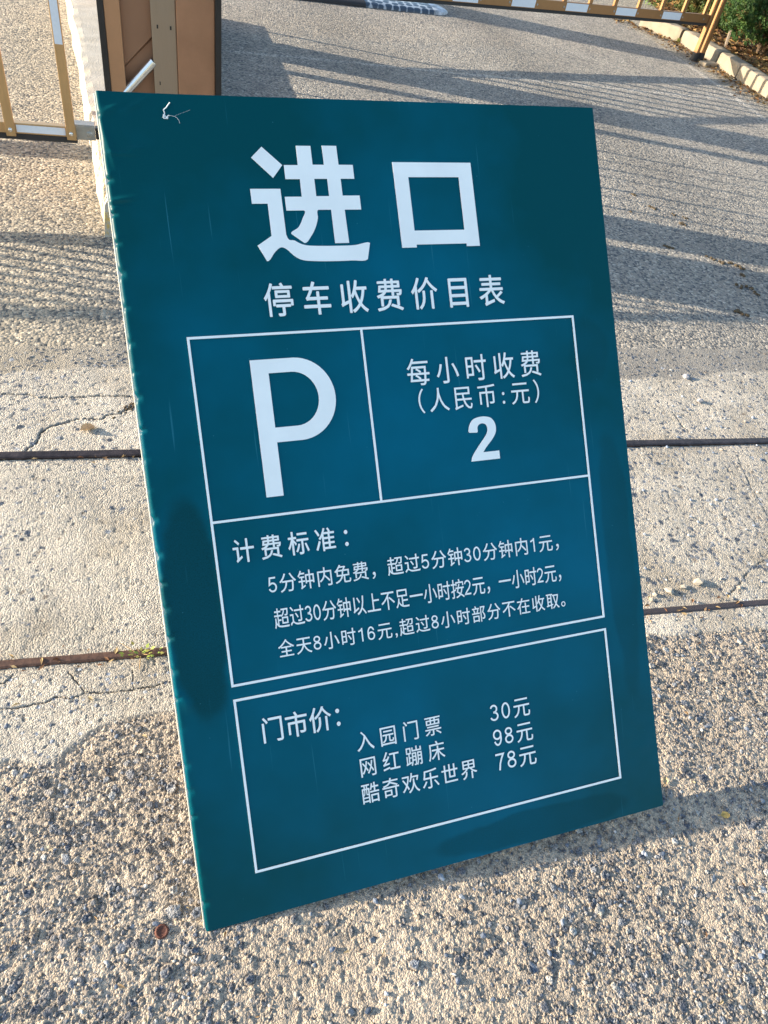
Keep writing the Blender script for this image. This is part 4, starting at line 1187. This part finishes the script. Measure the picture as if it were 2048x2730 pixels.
for q in range(60):
    x = -.105 - abs(rg.gauss(0, .030)); clod(bm, (x, 1.975 + (x + .11) * .75 + rg.gauss(0, .010), -.001), rg.uniform(.003, .007), rg.uniform(0, 50))
o = bmob("dead_moss", bm, simple("dead_moss", (.09, .065, .038), .95, var=.7, scale=110, bump=1), None, smooth=True)
tag(o, "clump of dark dead moss filling the crack at the sign's left edge", "moss")

# loose stones
rg = random.Random(23); V = []; F = []; C = []
ico = bmesh.new(); bmesh.ops.create_icosphere(ico, subdivisions=1, radius=1)
iv = [v.co.normalized() for v in ico.verts]; ifc = [[v.index for v in f_.verts] for f_ in ico.faces]; ico.free()
def pebble(x, y, z, r, colr, seed):
    i = len(V); rot = Matrix.Rotation(rg.uniform(0, 6.28), 3, 'Z') @ Matrix.Rotation(rg.uniform(-.5, .5), 3, 'X'); sc_ = (1, rg.uniform(.55, .9), rg.uniform(.4, .7))
    for d in iv:
        k = r * (1 + .5 * noise.noise(d * 1.3 + Vector((seed, seed * .3, 0))))
        V.append(rot @ Vector((d.x * k * sc_[0], d.y * k * sc_[1], d.z * k * sc_[2])) + Vector((x, y, z)))
    F.extend([[i + q for q in f_] for f_ in ifc]); C.extend([colr] * len(iv))
for k in range(420):
    x = rg.uniform(-.6, 1.5); y = rg.uniform(-.15, .9); pebble(x, y, .001, rg.choice([.003, .004, .005, .0075]), tuple(min(.7, c * 1.2) for c in stone_color(rg)), rg.uniform(0, 99))
for k in range(150):
    x = rg.uniform(.95, 2.3); y = rg.uniform(1.0, 2.1); pebble(x, y, .002, rg.uniform(.003, .008), tuple(min(.6, c * 1.7) for c in stone_color(rg)), rg.uniform(0, 99))
for x, y, r_ in ((1.385, 1.035, .017), (1.44, 1.045, .014), (1.33, 1.03, .010), (1.50, 1.06, .020), (1.31, 1.012, .008)): pebble(x, y, .004, r_, (.36, .33, .28), rg.uniform(0, 99))
for x, y, r_ in ((2.07, 2.09, .018), (2.04, 1.93, .018)): pebble(x, y, .006, r_, (.30, .30, .32), rg.uniform(0, 99))
o = mesh_cols("loose_gravel", V, F, C, M['stone']); o['label'] = "loose angular stones scattered over the pavement around the sign"; o['category'] = "gravel"; o['kind'] = 'stuff'

# rusty bottle cap near the sign's lower left corner
bm = bmesh.new(); n = 42; rows = []
for (rr, zz, wv) in ((.0128, .0, 1), (.0122, .003, .6), (.0108, .0052, 0), (.0092, .0056, 0), (.0085, .0046, 0), (.004, .0044, 0)):
    rows.append([bm.verts.new(((rr + .0006 * wv * math.cos(21 * 2 * math.pi * i / n)) * math.cos(2 * math.pi * i / n), (rr + .0006 * wv * math.cos(21 * 2 * math.pi * i / n)) * math.sin(2 * math.pi * i / n), zz)) for i in range(n)])
for a, b in zip(rows[:-1], rows[1:]):
    for i in range(n): bm.faces.new((a[i], a[(i + 1) % n], b[(i + 1) % n], b[i]))
bm.faces.new(rows[-1])
o = bmob("bottle_cap", bm, simple("rusty_cap", (.11, .038, .024), .7, metal=.2, var=.5, scale=200, bump=.6, bscale=500), None, smooth=True)
o.location = (-.074, .407, -.001); o.rotation_euler = (R(7), R(5), 0)
tag(o, "rusty red bottle cap pressed into the pavement left of the sign's lower corner", "bottle cap")

# weathered stake in the bed
bm = bmesh.new(); prism(bm, [(0, 0), (.10, .012), (.10, .035), (0, .024)], -.05, .17)
for v in bm.verts:
    if v.co.z > .1: v.co.z += v.co.x * .6; v.co.x += .06
o = bmob("wooden_stake", bm, M['wood'], None, bevel=.003); o.location = (6.03, 7.93, .09); o.rotation_euler = (R(-6), R(10), R(52))
tag(o, "grey weathered wooden stake stuck in the bed beside the juniper", "stake")
